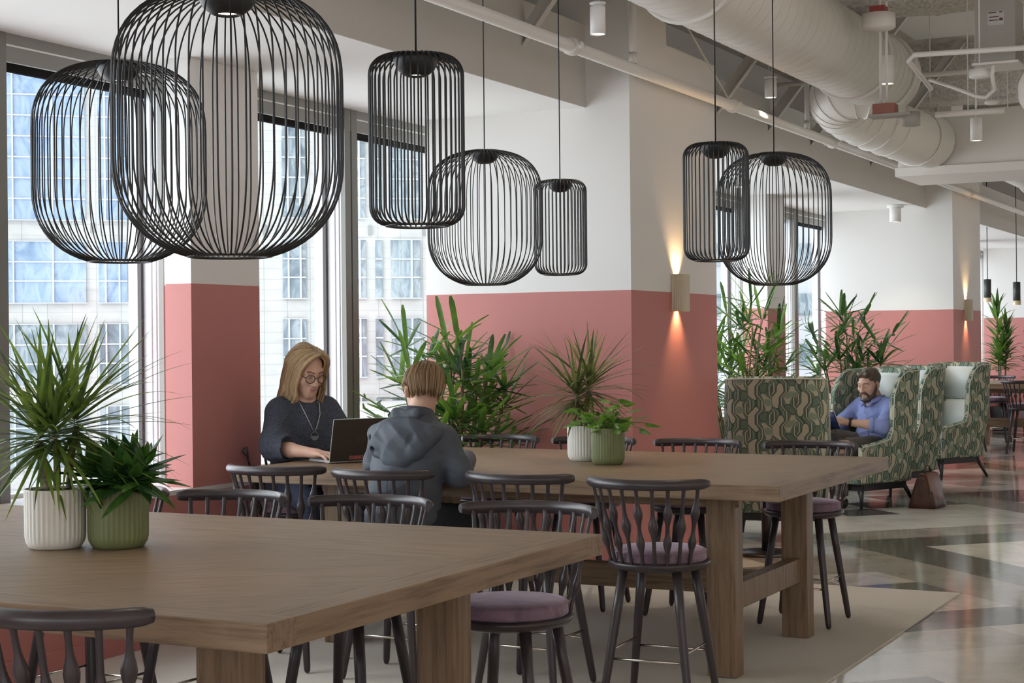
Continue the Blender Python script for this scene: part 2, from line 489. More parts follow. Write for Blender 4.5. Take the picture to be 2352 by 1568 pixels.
# windows: fascia, blind, frame, mullions, panes
def window(n, ya, yb, mull=(), jamb0=True, jamb1=True):
    """glazed opening from ya to yb along the outer wall"""
    root = bpy.data.objects.new('window_%d' % n, None); COL.objects.link(root); root['kind'] = 'structure'
    f = MB()
    f.box(XW - 0.02, ya, 3.026, XW, yb, ZC); f.box(XW - 0.02, ya, 2.94, XW, yb, 3.016)
    f.box(-6.05, ya, 2.985, XW - 0.02, yb, ZC)
    f.build('fascia', M['fascia'], root)
    g = MB(); g.box(XW - 0.016, ya, 3.0165, XW + 0.002, yb, 3.0255); g.build('lit_reveal_strip', M['whitelamp'], root)  # light painted as a raised white strip, standing in for a lit reveal
    edges = [ya] + list(mull) + [yb]
    for i in range(len(edges) - 1):
        a, b = edges[i] + 0.075, edges[i + 1] - 0.075
        s_ = MB(); s_.box(XG + 0.03, a, 2.925, XG + 0.05, b, 2.985); s_.tube([(XG + 0.04, a, 2.925), (XG + 0.04, b, 2.925)], 0.011, 6)
        s_.build('roller_blind', M['shade'], root)
        p_ = MB(); p_.box(XG - 0.006, a, 0.80, XG, b, 2.99); p_.build('pane', M['glass'], root)
        k_ = MB(); k_.box(XG, a, 0.79, XG + 0.025, a + 0.02, 2.985); k_.box(XG, b - 0.02, 0.79, XG + 0.025, b, 2.985)
        k_.build('gasket', M['gasket'], root)
        r_ = MB(); r_.box(XG - 0.05, a, 0.79, XG + 0.03, b, 0.812); r_.build('bottom_rail', M['frame'], root)
    for i, e in enumerate(edges):
        # pale jamb facing into the room with its blind channel, grey nose at the room side
        j = MB()
        j.box(XG - 0.08, e - 0.075, 0.79, XW - 0.028, e + 0.075, 2.99)
        j.box(XG + 0.07, e - 0.082, 0.79, XG + 0.085, e - 0.075, 2.985); j.box(XG + 0.105, e - 0.082, 0.79, XG + 0.118, e - 0.075, 2.985)
        j.build('jamb', M['frame'], root)
        q = MB(); q.box(XW - 0.028, e - 0.075, 0.79, XW + 0.006, e - 0.008, 2.94); q.box(XW - 0.028, e + 0.008, 0.79, XW + 0.006, e + 0.075, 2.94)
        q.box(XW - 0.02, e - 0.075, 2.94, XW + 0.006, e - 0.004, ZC); q.box(XW - 0.02, e + 0.004, 2.94, XW + 0.006, e + 0.075, ZC)
        q.build('mullion', M['mullion'] if 0 < i < len(edges) - 1 else M['fascia'], root)
wn = 1
for k in range(len(stubs)):
    ya = stubs[k - 1] + 1.2 if k else Y0
    yb = stubs[k] + 0.86
    pj = piers[k]
    if k == 0:
        pass
    a_, b_ = ya + 0.05, pj + 0.26
    if b_ - a_ > 1.0:
        window(wn, a_, b_, [pj - 1.055] if k else []); wn += 1
    window(wn, pj + 0.36, yb - 0.05, [pj + 2.095]); wn += 1

# remaining shell: ends and the far side, which has windows of its own
a = MB(); a.box(-6.3, Y0 - 0.15, 0, XR + .15, Y0, 0.8); a.box(-6.3, Y0 - 0.15, 3.1, XR + .15, Y0, ZDECK)
for x in (-6.3, -2.4, 1.6, 5.6, XR - .2): a.box(x, Y0 - 0.15, 0.8, x + .35, Y0, 3.1)
a.build('wall_back', M['wall'], kind='structure')
a = MB(); a.box(-6.3, Y1, 0, XR + .15, Y1 + 0.15, 0.12); a.box(-6.3, Y1, 3.6, XR + .15, Y1 + 0.15, ZDECK)
for x in (-6.3, -2.0, 2.0, 6.0, XR - .2): a.box(x, Y1, 0.12, x + .35, Y1 + .15, 3.6)
a.build('wall_far', M['wall'], kind='structure')
a = MB(); a.box(XR, Y0, 0, XR + .15, Y1, 0.8); a.box(XR, Y0, 3.1, XR + .15, Y1, ZDECK)
y = Y0
while y < Y1:
    a.box(XR, y, 0.8, XR + .15, y + 1.5, 3.1); y += 6.0
a.build('wall_right', M['wall'], kind='structure')
a = MB(); a.box(-6.3, stubs[3] + 1.6, 0, -6.1, Y1, ZDECK); a.build('wall_left_end', M['wall'], kind='structure')
a = MB(); a.box(-6.36, Y0 - .1, ZC, -5.84, Y1, ZDECK + .1); a.build('wall_spandrel', M['wall'], kind='structure')
a = MB(); a.box(-6.36, Y0 - .1, -0.3, -6.05, Y1, 0.765); a.build('wall_apron', M['wall'], kind='structure')
# ------------------------------------------------------------------ the towers outside
def m_facade(name, base, joint, px_, pz_):
    m, nt, out = new_mat(name)
    p = principled(nt, out, base, 0.75, spec=0.2)
    tc = nd(nt, 'ShaderNodeTexCoord'); sx = nd(nt, 'ShaderNodeSeparateXYZ'); L(nt, tc.outputs['Object'], sx.inputs[0])
    x, z = X(nt, sx.outputs[0]), X(nt, sx.outputs[2])
    j = ((x / px_).frac() - 0.5).abs().gt(0.482).mx(((z / pz_).frac() - 0.5).abs().gt(0.478))
    f = noise(nt, mapping(nt, tc.outputs['Object'], (1 / px_, 1, 1 / pz_)), 1.1, 2)
    r = ramp(nt, f, [(0.35, [c * 0.90 for c in base]), (0.65, base)])
    L(nt, mixc(nt, j, r.outputs[0], joint), p.inputs['Base Color'])
    return m
def m_towerglass(name, a, b, c):
    m, nt, out = new_mat(name)
    p = principled(nt, out, a, 0.08, spec=0.6)
    tc = nd(nt, 'ShaderNodeTexCoord')
    v = mapping(nt, tc.outputs['Object'], (1.1, 1, 0.55))
    f = noise(nt, v, 0.9, 4, 0.55, 2.2)
    f2 = noise(nt, mapping(nt, tc.outputs['Object'], (0.5, 1, 0.12)), 0.8, 2)
    g = X(nt, f) * 0.7 + X(nt, f2) * 0.3
    r = ramp(nt, g.k, [(0.36, c), (0.47, a), (0.56, b), (0.62, a), (0.70, c)])  # reflected sky streaks and highlights painted into the glass colour
    L(nt, r.outputs[0], p.inputs['Base Color'])
    L(nt, bump(nt, f, 0.15, 0.3), p.inputs['Normal'])
    return m
CREAM = (FAC * 0.97, FAC * 0.96, FAC * 0.925)
MF = m_facade('cream stone cladding', CREAM, [c * 0.72 for c in CREAM], 0.86, 0.395)
MGb = m_towerglass('blue tower glass', (0.27 * GLS, 0.385 * GLS, 0.56 * GLS), (0.36 * GLS, 0.46 * GLS, 0.62 * GLS), (0.19 * GLS, 0.28 * GLS, 0.41 * GLS))
MGg = m_towerglass('grey blue tower glass', (0.21 * GLS, 0.27 * GLS, 0.31 * GLS), (0.38 * GLS, 0.44 * GLS, 0.47 * GLS), (0.12 * GLS, 0.165 * GLS, 0.20 * GLS))
MTf = simple('white tower window bars', (FAC * 0.90, FAC * 0.93, FAC * 0.97), 0.5)
# local frame: x along the facade, -y towards us, z up; origin at facade zero
th_ = math.atan(1924 / 3740.0)
P0 = Vector(((math.cos(th_) * (-676 / 3740.0) - math.sin(th_)) * 60, (math.sin(th_) * (-676 / 3740.0) + math.cos(th_)) * 60, 0))
ROT = math.radians(15) + th_
tw = thing('office_tower', 'cream stone office tower with blue glass across the street', 'building', P0, ROT)
b = MB(); b.box(-16, 0.0, -22, 9.05, 14, 26); b.build('wall', MF, tw)
def win(u0, u1, z0, z1, bars_u, bars_z, glass):
    """one window: recessed looking frame with panes between white bars"""
    b = MB(); b.box(u0, -0.10, z0, u1, 0.0, z1)
    fr_ = b.build('window', glass, tw)
    b = MB()
    for u in bars_u: b.box(u - 0.030, -0.16, z0, u + 0.030, -0.101, z1)
    for z in bars_z: b.box(u0, -0.15, z - 0.026, u1, -0.101, z + 0.026)
    b.box(u0 - .03, -0.155, z0 - .04, u1 + .03, -0.101, z0); b.box(u0 - .03, -0.155, z1, u1 + .03, -0.101, z1 + .03)
    b.build('glazing_bars', MTf, fr_)
groups = [(-9.6, -4.67, (-8.5, -7.17, -5.81)), (-4.22, -3.22, (-3.98, -3.50)), (-2.35, -0.35, (-1.7, -1.0)), (0.3, 1.2, (0.75,)), (2.41, 3.27, (2.62, 3.07)), (3.64, 4.30, (3.86,)), (4.98, 5.53, (5.30,)), (5.90, 6.17, ()), (6.50, 7.62, (7.29,)), (8.0, 8.7, (8.3,))]
FP = 2.97
for gi, (u0, u1, bu) in enumerate(groups):
    for k in range(-4, 1):
        zt = 5.29 + k * FP if gi == 0 or gi == 1 else 5.43 + k * FP
        zb_ = zt - 2.18
        win(u0, u1, zb_, zt, bu, (zb_ + 0.77, zb_ + 1.46), MGb if (gi < 2 and k == 0) else MGg)
    # curtain glazing above the podium band
    zb_ = 6.08 if gi < 2 else 6.25
    zt = 24.0
    win(u0, u1, zb_, zt, bu, [zb_ + 0.745 * q for q in range(1, int((zt - zb_) / 0.745))], MGb if gi < 2 or gi > 8 else MGg)
b = MB()
for u in (-4.45, -2.8, 1.75, 3.4, 4.7, 5.7, 7.8): b.box(u - .06, -.1, 5.62, u + .06, -0.001, 5.98)
b.build('vent', simple('tower vent', (0.3, 0.3, 0.3), 0.6), tw)
# lower block in front of the tower, flat roofed
lb2 = thing('low_block', 'lower pale block with a glazed top floor in front of the tower', 'building', P0 + Vector((math.cos(ROT) * 4.4 + math.sin(ROT) * 5, math.sin(ROT) * 4.4 - math.cos(ROT) * 5, 0)), ROT)
b = MB(); b.box(0.3, 0.2, -22, 9, 4.0, -1.25); b.build('wall', MF, lb2)
b = MB(); b.box(0.1, -0.1, -1.15, 9.2, 4.2, -0.62, 0, .03); b.build('parapet', MF, lb2)
for k in range(7):
    b = MB(); b.box(0.35 + k * 1.2, 0.05, -2.9, 1.5 + k * 1.2, 0.19, -1.25); pn = b.build('window', MGg, lb2)
    b = MB(); b.box(1.46 + k * 1.2, -0.02, -2.9, 1.58 + k * 1.2, 0.049, -1.25); b.build('glazing_bars', MTf, pn)
# banded tower farther along the street
bt = thing('banded_tower', 'distant tower banded in white and pale blue seen through the farther windows', 'building', (-33, 88, 0), math.radians(36))
b = MB(); b.box(-14, 0, -22, 26, 12, 40); b.build('wall', MTf, bt)
for k in range(-4, 12):
    b = MB(); b.box(-13, -0.12, k * 2.9, 25, 0, k * 2.9 + 1.25); pn = b.build('window_band', MGg, bt)
    b = MB()
    for q in range(0, 20): b.box(-12 + q * 1.9, -0.17, k * 2.9, -11.9 + q * 1.9, -0.121, k * 2.9 + 1.25)
    b.build('glazing_bars', MTf, pn)
# ------------------------------------------------------------------ tables
def make_table(label):
    t = thing('communal_table', label, 'table')
    LX, WY, T = 1.43, 0.925, 0.92        # half length, half width, top
    b = MB(); b.box(-LX, -WY, T - 0.068, LX, WY, T, 0, 0.004); b.build('table_top', M['oak_top'], t)
    b = MB(); b.box(-LX + 0.30, -WY + 0.335, T - 0.135, LX - 0.30, -WY + 0.365, T - 0.068); b.box(-LX + 0.30, WY - 0.365, T - 0.135, LX - 0.30, WY - 0.335, T - 0.068)
    b.build('apron', M['oak_x'], t)
    for sx_ in (-1, 1):
        for sy_ in (-1, 1):
            x, y = sx_ * (LX - 0.385), sy_ * (WY - 0.375)
            b = MB(); b.box(x - 0.069, y - 0.055, 0.012, x + 0.069, y + 0.055, T - 0.068, 0, 0.004)
            l = b.build('leg', M['oak_leg'], t)
            b = MB(); b.box(x - 0.05, y - 0.04, 0.0105, x + 0.05, y + 0.04, 0.0125); b.build('glide', M['gasket'], l)
        x = sx_ * (LX - 0.385)
        b = MB(); b.box(x - 0.035, -WY + 0.43, 0.30, x + 0.035, WY - 0.43, 0.42, 0, 0.003); b.build('end_rail', M['oak_leg'], t)
    b = MB(); b.box(-LX + 0.42, -0.035, 0.30, LX - 0.42, 0.035, 0.42, 0, 0.003); b.build('stretcher', M['oak_x'], t)
    return t
T1 = make_table('long brown oak communal table nearest the camera, dracaena pots on it')
T1.location = (-3.60, 3.925, 0)
T2 = copy_tree(T1, 'long brown oak communal table with the open laptop on it', loc=(-3.60, 7.625, 0))
T3 = copy_tree(T1, 'distant oak communal table partly seen past the second column', loc=(-3.60, 23.19, 0))

# ------------------------------------------------------------------ bar stools
def dsec(n=10, flat=-0.35):
    """round section with a flat on its inner (-u) side"""
    pts = []
    a0 = math.acos(flat)
    for k in range(n + 1):
        a = -a0 + 2 * a0 * k / n
        pts.append((math.cos(a), math.sin(a)))
    return pts
def make_stool(label):
    t = thing('bar_stool', label, 'stool', group='spindle back bar stools')
    b = MB()
    b.lathe([(0.0, 0.580), (0.165, 0.580), (0.205, 0.592), (0.218, 0.608), (0.218, 0.616), (0.212, 0.621), (0.0, 0.621)], 40)
    b.build('seat', M['stool'], t)
    b = MB()
    prof = [(0.0, 0.6215), (0.196, 0.6215), (0.200, 0.628), (0.2005, 0.655), (0.198, 0.662), (0.190, 0.668), (0.14, 0.675), (0.07, 0.679), (0.0, 0.680)]
    b.lathe(prof, 40)
    cu = b.build('cushion', M['velvet'], t)
    b = MB()
    for z in (0.660, 0.628):
        b.tube([(0.2005 * math.cos(2 * PI * k / 40), 0.2005 * math.sin(2 * PI * k / 40), z) for k in range(40)], 0.0028, 5, closed=True)
    b.build('piping', M['velvet'], cu)
    # legs
    ft = {}
    for sx_ in (-1, 1):
        for sy_ in (-1, 1):
            top = Vector((sx_ * 0.118, sy_ * 0.118, 0.585)); bot = Vector((sx_ * 0.192, sy_ * 0.192, 0.0125))
            ft[(sx_, sy_)] = (top, bot)
            pts, rad = [], []
            for (q, r) in ((0, .0205), (.3, .0205), (.7, .0180), (.955, .0158), (.985, .0135), (1, .008)):
                pts.append(top.lerp(bot, q)); rad.append(r)
            b = MB(); b.tube(pts, rad, 14); b.build('leg', M['stool'], t)
    def at(k, z):
        a, c = ft[k]; return a.lerp(c, (a.z - z) / (a.z - c.z))
    for (k1, k2, z) in (((-1, -1), (1, -1), .215), ((-1, 1), (1, 1), .215), ((-1, -1), (-1, 1), .250), ((1, -1), (1, 1), .250)):
        b = MB(); b.tube([at(k1, z), at(k2, z)], 0.0055, 8); b.build('footrest', M['chrome'], t)
    # spindles alternate one and two swellings
    def radius(q, two):
        base = 0.0082
        def bul(c, w, h): return h * math.exp(-((q - c) / w) ** 2)
        return base + (bul(.30, .085, .0105) + bul(.66, .095, .0115) if two else bul(.50, .095, .0125)) + (0.001 if q > .95 else 0)
    for i in range(9):
        a = math.radians(-90 + (i - 4) * 57 / 4)
        a2 = math.radians(-90 + (i - 4) * 54 / 4)
        p0 = Vector((0.205 * math.cos(a), 0.205 * math.sin(a), 0.612)); p1 = Vector((0.284 * math.cos(a2), 0.284 * math.sin(a2), 0.948))
        pts, rad = [], []
        for k in range(25):
            q = k / 24
            p = p0.lerp(p1, q); pts.append(p); rad.append((radius(q, i % 2 == 0), radius(q, i % 2 == 0)))
        b = MB(); b.tube(pts, rad, sec=dsec(8, -0.45), up=(math.cos(a), math.sin(a), 0)); b.build('spindle', M['stool'], t)
    pts, up_, rad = [], [], []
    N = 30
    for k in range(N + 1):
        a = math.radians(-90 - 64 + 128 * k / N)
        pts.append((0.287 * math.cos(a), 0.287 * math.sin(a), 0.957)); up_.append((math.cos(a), math.sin(a), 0))
        e = min(k, N - k)
        g = 1.0 if e >= 2 else (0.93 if e == 1 else 0.72)
        rad.append((0.0235 * g, 0.0225 * g))
    b = MB(); b.tube(pts, rad, sec=dsec(14, -0.30), up=up_); b.build('top_rail', M['stool'], t)
    return t
near_lab = ['leftmost bar stool on the camera side of the laptop table, left of the hooded person',
            'bar stool under the person in the grey hooded jacket',
            'empty bar stool on the camera side of the laptop table, just past the hooded person',
            'bar stool with mauve cushion standing clear at the near corner of the laptop table']
st = make_stool(near_lab[0])
st.location = (-4.55, 6.50, 0); st.rotation_euler = (0, 0, math.radians(4))
def stool(label, x, y, deg): return copy_tree(st, label, loc=(x, y, 0), rotz=math.radians(deg))
stool(near_lab[1], -3.93, 6.47, 0)
stool(near_lab[2], -3.24, 6.50, -2)
stool(near_lab[3], -2.62, 6.44, 3)
stool('bar stool the woman with glasses sits on at the table end', -5.215, 7.52, -116)
for lab, x, y, d_ in (('bar stool across the laptop table, its rail showing right of the grey hood', -4.60, 8.62, 178),
                      ('bar stool across the laptop table, half hidden behind the white and green pots', -3.97, 8.62, 181),
                      ('bar stool across the laptop table in front of the column with the lit sconce', -3.32, 8.61, 179),
                      ('bar stool at the laptop table corner nearest the man reading in an armchair', -2.655, 8.61, 180)):
    stool(lab, x, y, d_)
for lab, x, y, d_ in (('bar stool on the far side of the nearest table, hidden behind the two potted plants', -4.43, 4.95, 178),
                      ('bar stool behind the nearest table, just right of the sage green pot', -3.85, 4.94, 176),
                      ('bar stool on the far side of the nearest table, between two other rails', -3.22, 4.95, 179),
                      ('bar stool behind the nearest table with its mauve cushion showing beside the oak leg', -2.565, 4.95, 180),
                      ('dark bar stool at the very front, its rail overlapping the nearest table edge', -2.60, 2.94, 0)):
    stool(lab, x, y, d_)
for lab, x, y, d_ in (('distant bar stool before the far table, next to the second column', -4.52, 22.05, 2), ('distant bar stool at the far table, cut by the photo edge', -3.80, 22.05, -3),
                      ('distant bar stool behind the far table, next to the second column', -4.6, 24.3, 180), ('distant bar stool behind the far table, cut by the photo edge', -3.9, 24.3, 178)):
    stool(lab, x, y, d_)

# ------------------------------------------------------------------ laptop
lp = thing('laptop', 'open dark brown laptop with a red sticker on its lid', 'laptop', (-4.665, 7.268, 0.9205), math.atan2(-.49, .87) - PI / 2)
# local +y points away from the user (towards the hinge); hinge at y = 0
b = MB(); b.box(-0.165, -0.235, 0.003, 0.165, 0.0, 0.016, 0, 0.003); b.build('base', M['chrome'] if False else simple('silver laptop body', (0.55, 0.56, 0.58), 0.35, metal=0.6), lp)
b = MB(); b.box(-0.150, -0.10, 0.0162, 0.150, -0.012, 0.0172); b.build('keyboard', M['black'], lp)
lid = MB(); lidm = simple('dark taupe laptop lid', (0.062, 0.054, 0.045), 0.42, metal=0.3)
tl = math.radians(14)
def lidp(x, h, d): return (x, math.sin(tl) * h + math.cos(tl) * d, 0.012 + math.cos(tl) * h - math.sin(tl) * d)
def lidbox(mb, x0, x1, h0, h1, d0, d1):
    vs = [lidp(x, h, d) for x in (x0, x1) for h in (h0, h1) for d in (d0, d1)]
    mb.add(vs, [(0, 1, 3, 2), (4, 6, 7, 5), (0, 4, 5, 1), (2, 3, 7, 6), (0, 2, 6, 4), (1, 5, 7, 3)])
lidbox(lid, -0.165, 0.165, 0.0, 0.228, 0.002, 0.008); lo = lid.build('lid', lidm, lp)
e = MB(); lidbox(e, -0.1655, 0.1655, -0.001, 0.229, -0.001, 0.003); e.build('lid_rim', simple('silver laptop edge', (0.75, 0.76, 0.78), 0.3, metal=0.7), lo)
e = MB(); lidbox(e, -0.155, 0.155, 0.02, 0.22, -0.0016, -0.0011); e.build('screen', m_emit('laptop screen glow', (0.8, 0.88, 1.0), 0.6), lo)
def text_mesh(s, size, mat, name, parent, M4, bold=False):
    cu = bpy.data.curves.new(name, 'FONT'); cu.body = s; cu.size = size; cu.align_x = 'CENTER'; cu.align_y = 'CENTER'; cu.extrude = 0.0002; cu.resolution_u = 3
    if bold: cu.offset = size * 0.018
    tmp = bpy.data.objects.new('tmp', cu); COL.objects.link(tmp)
    dg = bpy.context.evaluated_depsgraph_get(); dg.update()
    me = bpy.data.meshes.new_from_object(tmp.evaluated_get(dg))
    bpy.data.objects.remove(tmp)
    me.materials.clear(); me.materials.append(mat)
    o = bpy.data.objects.new(name, me); COL.objects.link(o); o.parent = parent; o.matrix_local = M4
    return o
# lid outer face: text x axis = -x (seen from outside), up = lid direction
ux, uy, uz = Vector((-1, 0, 0)), Vector((0, math.sin(tl), math.cos(tl))), Vector((0, math.cos(tl), -math.sin(tl)))
def lidM(x, h):
    p = Vector(lidp(x, h, 0.0083))
    return Matrix(((ux.x, uy.x, uz.x, p.x), (ux.y, uy.y, uz.y, p.y), (ux.z, uy.z, uz.z, p.z), (0, 0, 0, 1)))
stx, sth = 0.012, 0.018
stk = MB(); lidbox(stk, stx - 0.040, stx + 0.040, sth - 0.011, sth + 0.011, 0.008, 0.0082)
so = stk.build('sticker', simple('red sticker', (0.30, 0.055, 0.045), 0.5), lo)
text_mesh('CURBO', 0.0245, simple('pale sticker lettering', (0.50, 0.22, 0.19), 0.5), 'lettering', so, lidM(stx, sth), True)
lg = simple('grey lid emblem', (0.10, 0.088, 0.074), 0.3, metal=0.4)
ring = MB(); ring.tube([lidp(0.0 + 0.018 * math.cos(2 * PI * k / 32), 0.118 + 0.018 * math.sin(2 * PI * k / 32), 0.0082) for k in range(32)], 0.0009, 5, closed=True)
ro = ring.build('emblem', lg, lo)
text_mesh('DELL', 0.011, lg, 'lettering', ro, lidM(0.0, 0.118))

# ------------------------------------------------------------------ wing armchairs
def m_retro(name):
    m, nt, out = new_mat(name)
    p = principled(nt, out, (0.3, 0.3, 0.2), 0.85, spec=0.15)
    uvn = nd(nt, 'ShaderNodeUVMap'); sx = nd(nt, 'ShaderNodeSeparateXYZ'); L(nt, uvn.outputs[0], sx.inputs[0])
    u, v = X(nt, sx.outputs[0]) * 11.5, X(nt, sx.outputs[1]) * 4.6
    DK, MD, LT, BG = (0.058, 0.095, 0.074), (0.135, 0.195, 0.145), (0.49, 0.455, 0.35), (0.25, 0.325, 0.24)
    # meandering vertical bands
    wob = (v * 6.2832 + (u * 0.5).floor() * 2.4).sin() * 1.7
    wob = wob.mx(-1.0).mn(1.0) * 0.20
    w_ = u + wob
    s = w_.frac(); du = s - 0.5
    d = du.abs()
    odd = w_.floor().mod(2.0); ev = odd * -1.0 + 1.0
    off = w_.floor() * 0.37
    col = mixc(nt, d.gt(0.445), MD, LT)
    col = mixc(nt, d.gt(0.37) * d.lt(0.445), col, DK)
    # striped bands with pale capsules
    col = mixc(nt, ev * d.lt(0.27) * d.gt(0.19), col, BG)
    col = mixc(nt, ev * d.lt(0.10), col, DK)
    v3 = (v * 0.9 + off * 1.7 + 0.3).frac() - 0.5
    cap = (du * du + (v3.abs() - 0.20).mx(0.0).pw(2.0) * 2.2).sqrt()
    col = mixc(nt, ev * cap.lt(0.345), col, DK)
    col = mixc(nt, ev * cap.lt(0.275), col, LT)
    # bone shaped bands with dark ovals
    vv = (v + off).frac() - 0.5
    waist = vv.abs().pw(2.0) * 1.5 + 0.085
    col = mixc(nt, odd * d.lt(0.37) * d.lt(waist), col, LT)
    oval = (du / 0.36).pw(2.0) + (vv / 0.20).pw(2.0)
    ov2 = (du / 0.36).pw(2.0) + ((vv.abs() - 0.5) / 0.13).pw(2.0)
    col = mixc(nt, odd * ov2.lt(1.0), col, BG)
    col = mixc(nt, odd * oval.lt(1.0), col, DK)
    col = mixc(nt, odd * oval.lt(0.66), col, MD)
    g = nd(nt, 'ShaderNodeTexCoord')
    col2 = mixc(nt, noise(nt, g.outputs['Object'], 300, 2), col, (0.22, 0.26, 0.18))
    mm = nt.nodes.new('ShaderNodeMix'); mm.data_type = 'RGBA'; mm.inputs[0].default_value = 0.25
    L(nt, col, mm.inputs[6]); L(nt, col2, mm.inputs[7])
    L(nt, mm.outputs[2], p.inputs['Base Color'])
    L(nt, bump(nt, noise(nt, g.outputs['Object'], 350, 2), 0.3, 0.003), p.inputs['Normal'])
    return m
M['retro'] = m_retro('green retro patterned fabric')
M['vinyl'] = simple('pale grey vinyl', (0.64, 0.67, 0.64), 0.45, spec=0.4)
M['legdark'] = simple('blackened wood', (0.022, 0.023, 0.024), 0.4, spec=0.5)
M['pipingw'] = simple('pale piping', (0.52, 0.55, 0.47), 0.6)
def make_wing(label):
    """high wing armchair, faces local +y"""
    t = thing('wing_armchair', label, 'armchair', group='green patterned wing armchairs')
    # shell: U-shaped wall around the seat (plan curve parameter a), rim height varies
    N, K = 56, 14
    def plan(q):        # q 0..1 from front of one side, round the back, to the front of the other; (x, y, rim height)
        L1, RC = 0.60, 0.15
        W, D0 = 0.375, 0.36
        tot = 2 * L1 + PI * RC / 2 * 2 + 2 * (W - RC)
        s = q * tot
        if s < L1: x, y = -W, D0 - s
        elif s < L1 + PI * RC / 2:
            a = (s - L1) / RC; x, y = -W + RC - RC * math.cos(a), D0 - L1 - RC * math.sin(a)
        elif s < L1 + PI * RC / 2 + 2 * (W - RC):
            x, y = -W + RC + (s - L1 - PI * RC / 2), D0 - L1 - RC
        elif s < tot - L1:
            a = (s - (tot - L1 - PI * RC / 2)) / RC; x, y = W - RC + RC * math.sin(a), D0 - L1 - RC * math.cos(a)
        else: x, y = W, D0 - L1 + (s - (tot - L1))
        return x, y, min(s, tot - s), tot
    def rim(s):
        # arm 0.60 high at the front, sweeps up into the wing at 1.25
        if s < 0.36: return 0.565 + 0.06 * (s / 0.36) ** 1.5
        if s < 0.44:
            q = (s - 0.36) / 0.08; return 0.625 + 0.50 * (q * q * (3 - 2 * q))
        if s < 0.54:
            q = (s - 0.44) / 0.10; return 1.125 + 0.11 * math.sin(q * PI / 2)
        return 1.235 + 0.012 * math.sin(min(1, (s - 0.54) / 0.4) * PI / 2)
    zb = 0.245
    out_, in_, uvs = [], [], []
    for i in range(N + 1):
        q = i / N
        x, y, s, tot = plan(q)
        x2, y2, _, _ = plan(min(1, q + 1e-3)); x1, y1, _, _ = plan(max(0, q - 1e-3))
        tx, ty = x2 - x1, y2 - y1; l = math.hypot(tx, ty); nx, ny = -ty / l, tx / l   # inward?
        if nx * (0 - x) + ny * (0.05 - y) < 0: nx, ny = -nx, -ny
        H = rim(s)
        for k in range(K + 1):
            z = zb + (H - zb) * k / K
            h = (z - zb) / 1.0
            lean = -0.13 * h * max(0, min(1, (0.15 - y) / 0.5))          # back reclines
            flare = 1.0 + 0.055 * math.sin(min(1, h) * PI * 0.9) - 0.15 * max(0, (0.35 - h)) 
            low = 1.0 - 0.25 * max(0, 0.3 - h)
            ox, oy = x * flare, (y * low + lean)
            # wings bow forward at head height
            if z > 0.68: oy += 0.085 * max(0, 1 - s / 0.75) * math.sin(min(1, (z - 0.68) / 0.57) * PI) ** .8
            out_.append((ox, oy, z)); in_.append((ox + nx * 0.055, oy + ny * 0.055, z)); uvs.append((q * tot, z))
    b = MB()
    bo = b.add(out_, [(i * (K + 1) + k, (i + 1) * (K + 1) + k, (i + 1) * (K + 1) + k + 1, i * (K + 1) + k + 1) for i in range(N) for k in range(K)], 0, True)
    bi_ = b.add(in_, [(i * (K + 1) + k, i * (K + 1) + k + 1, (i + 1) * (K + 1) + k + 1, (i + 1) * (K + 1) + k) for i in range(N) for k in range(K)], 0, True)
    # rounded rim
    rimv = []
    for i in range(N + 1):
        a = Vector(out_[i * (K + 1) + K]); c = Vector(in_[i * (K + 1) + K])
        rimv.append(tuple((a + c) / 2 + Vector((0, 0, 0.022))))
    br = b.add(rimv, [], 0)
    for i in range(N):
        o0, o1 = bo + i * (K + 1) + K, bo + (i + 1) * (K + 1) + K
        i0, i1 = bi_ + i * (K + 1) + K, bi_ + (i + 1) * (K + 1) + K
        b.f += [(o0, o1, br + i + 1, br + i), (br + i, br + i + 1, i1, i0)]; b.mi += [0, 0]; b.sm += [True, True]
    for i in (0, N):   # front ends
        for k in range(K):
            o0, o1 = bo + i * (K + 1) + k, bo + i * (K + 1) + k + 1
            i0, i1 = bi_ + i * (K + 1) + k, bi_ + i * (K + 1) + k + 1
            b.f.append((o0, o1, i1, i0) if i == 0 else (o0, i0, i1, o1)); b.mi.append(0); b.sm.append(True)
    nb = len(out_)
    for k, q in enumerate(uvs):
        b.uv[bo + k] = q; b.uv[bi_ + k] = (q[0] + 0.05, q[1])
    for i in range(N + 1): b.uv[br + i] = (uvs[i * (K + 1)][0], rimv[i][2])
    sh = b.build('shell', M['retro'], t)
    e = MB(); e.tube([Vector(out_[i * (K + 1) + K]) + Vector((0, 0, 0.004)) for i in range(N + 1)], 0.006, 5)
    e.build('piping', M['pipingw'], sh)
    # seat base, cushion, back cushion, head panel
    b = MB(); b.box(-0.335, -0.36, 0.225, 0.335, 0.37, 0.34, 0, 0.03)
    for k, p in enumerate(b.v): b.uv[k] = (p[0] + p[1] * .7, p[2] + p[1])
    b.build('seat_base', M['retro'], t)
    b = MB(); b.box(-0.318, -0.33, 0.341, 0.318, 0.40, 0.445, 0, 0.035); b.build('seat_cushion', M['vinyl'], t)
    bm = bmesh.new(); bmesh.ops.create_cube(bm, size=1)
    for vv in bm.verts:
        vv.co = Vector((vv.co.x * 0.58, vv.co.y * 0.09 - 0.335 - (vv.co.z + .5) * 0.075, 0.45 + (vv.co.z + .5) * 0.40))
    bmesh.ops.bevel(bm, geom=bm.edges[:], offset=0.03, segments=3, affect='EDGES'); b = MB(); b.frombm(bm, 0, True); b.build('back_cushion', M['vinyl'], t)
    bm = bmesh.new(); bmesh.ops.create_cube(bm, size=1)
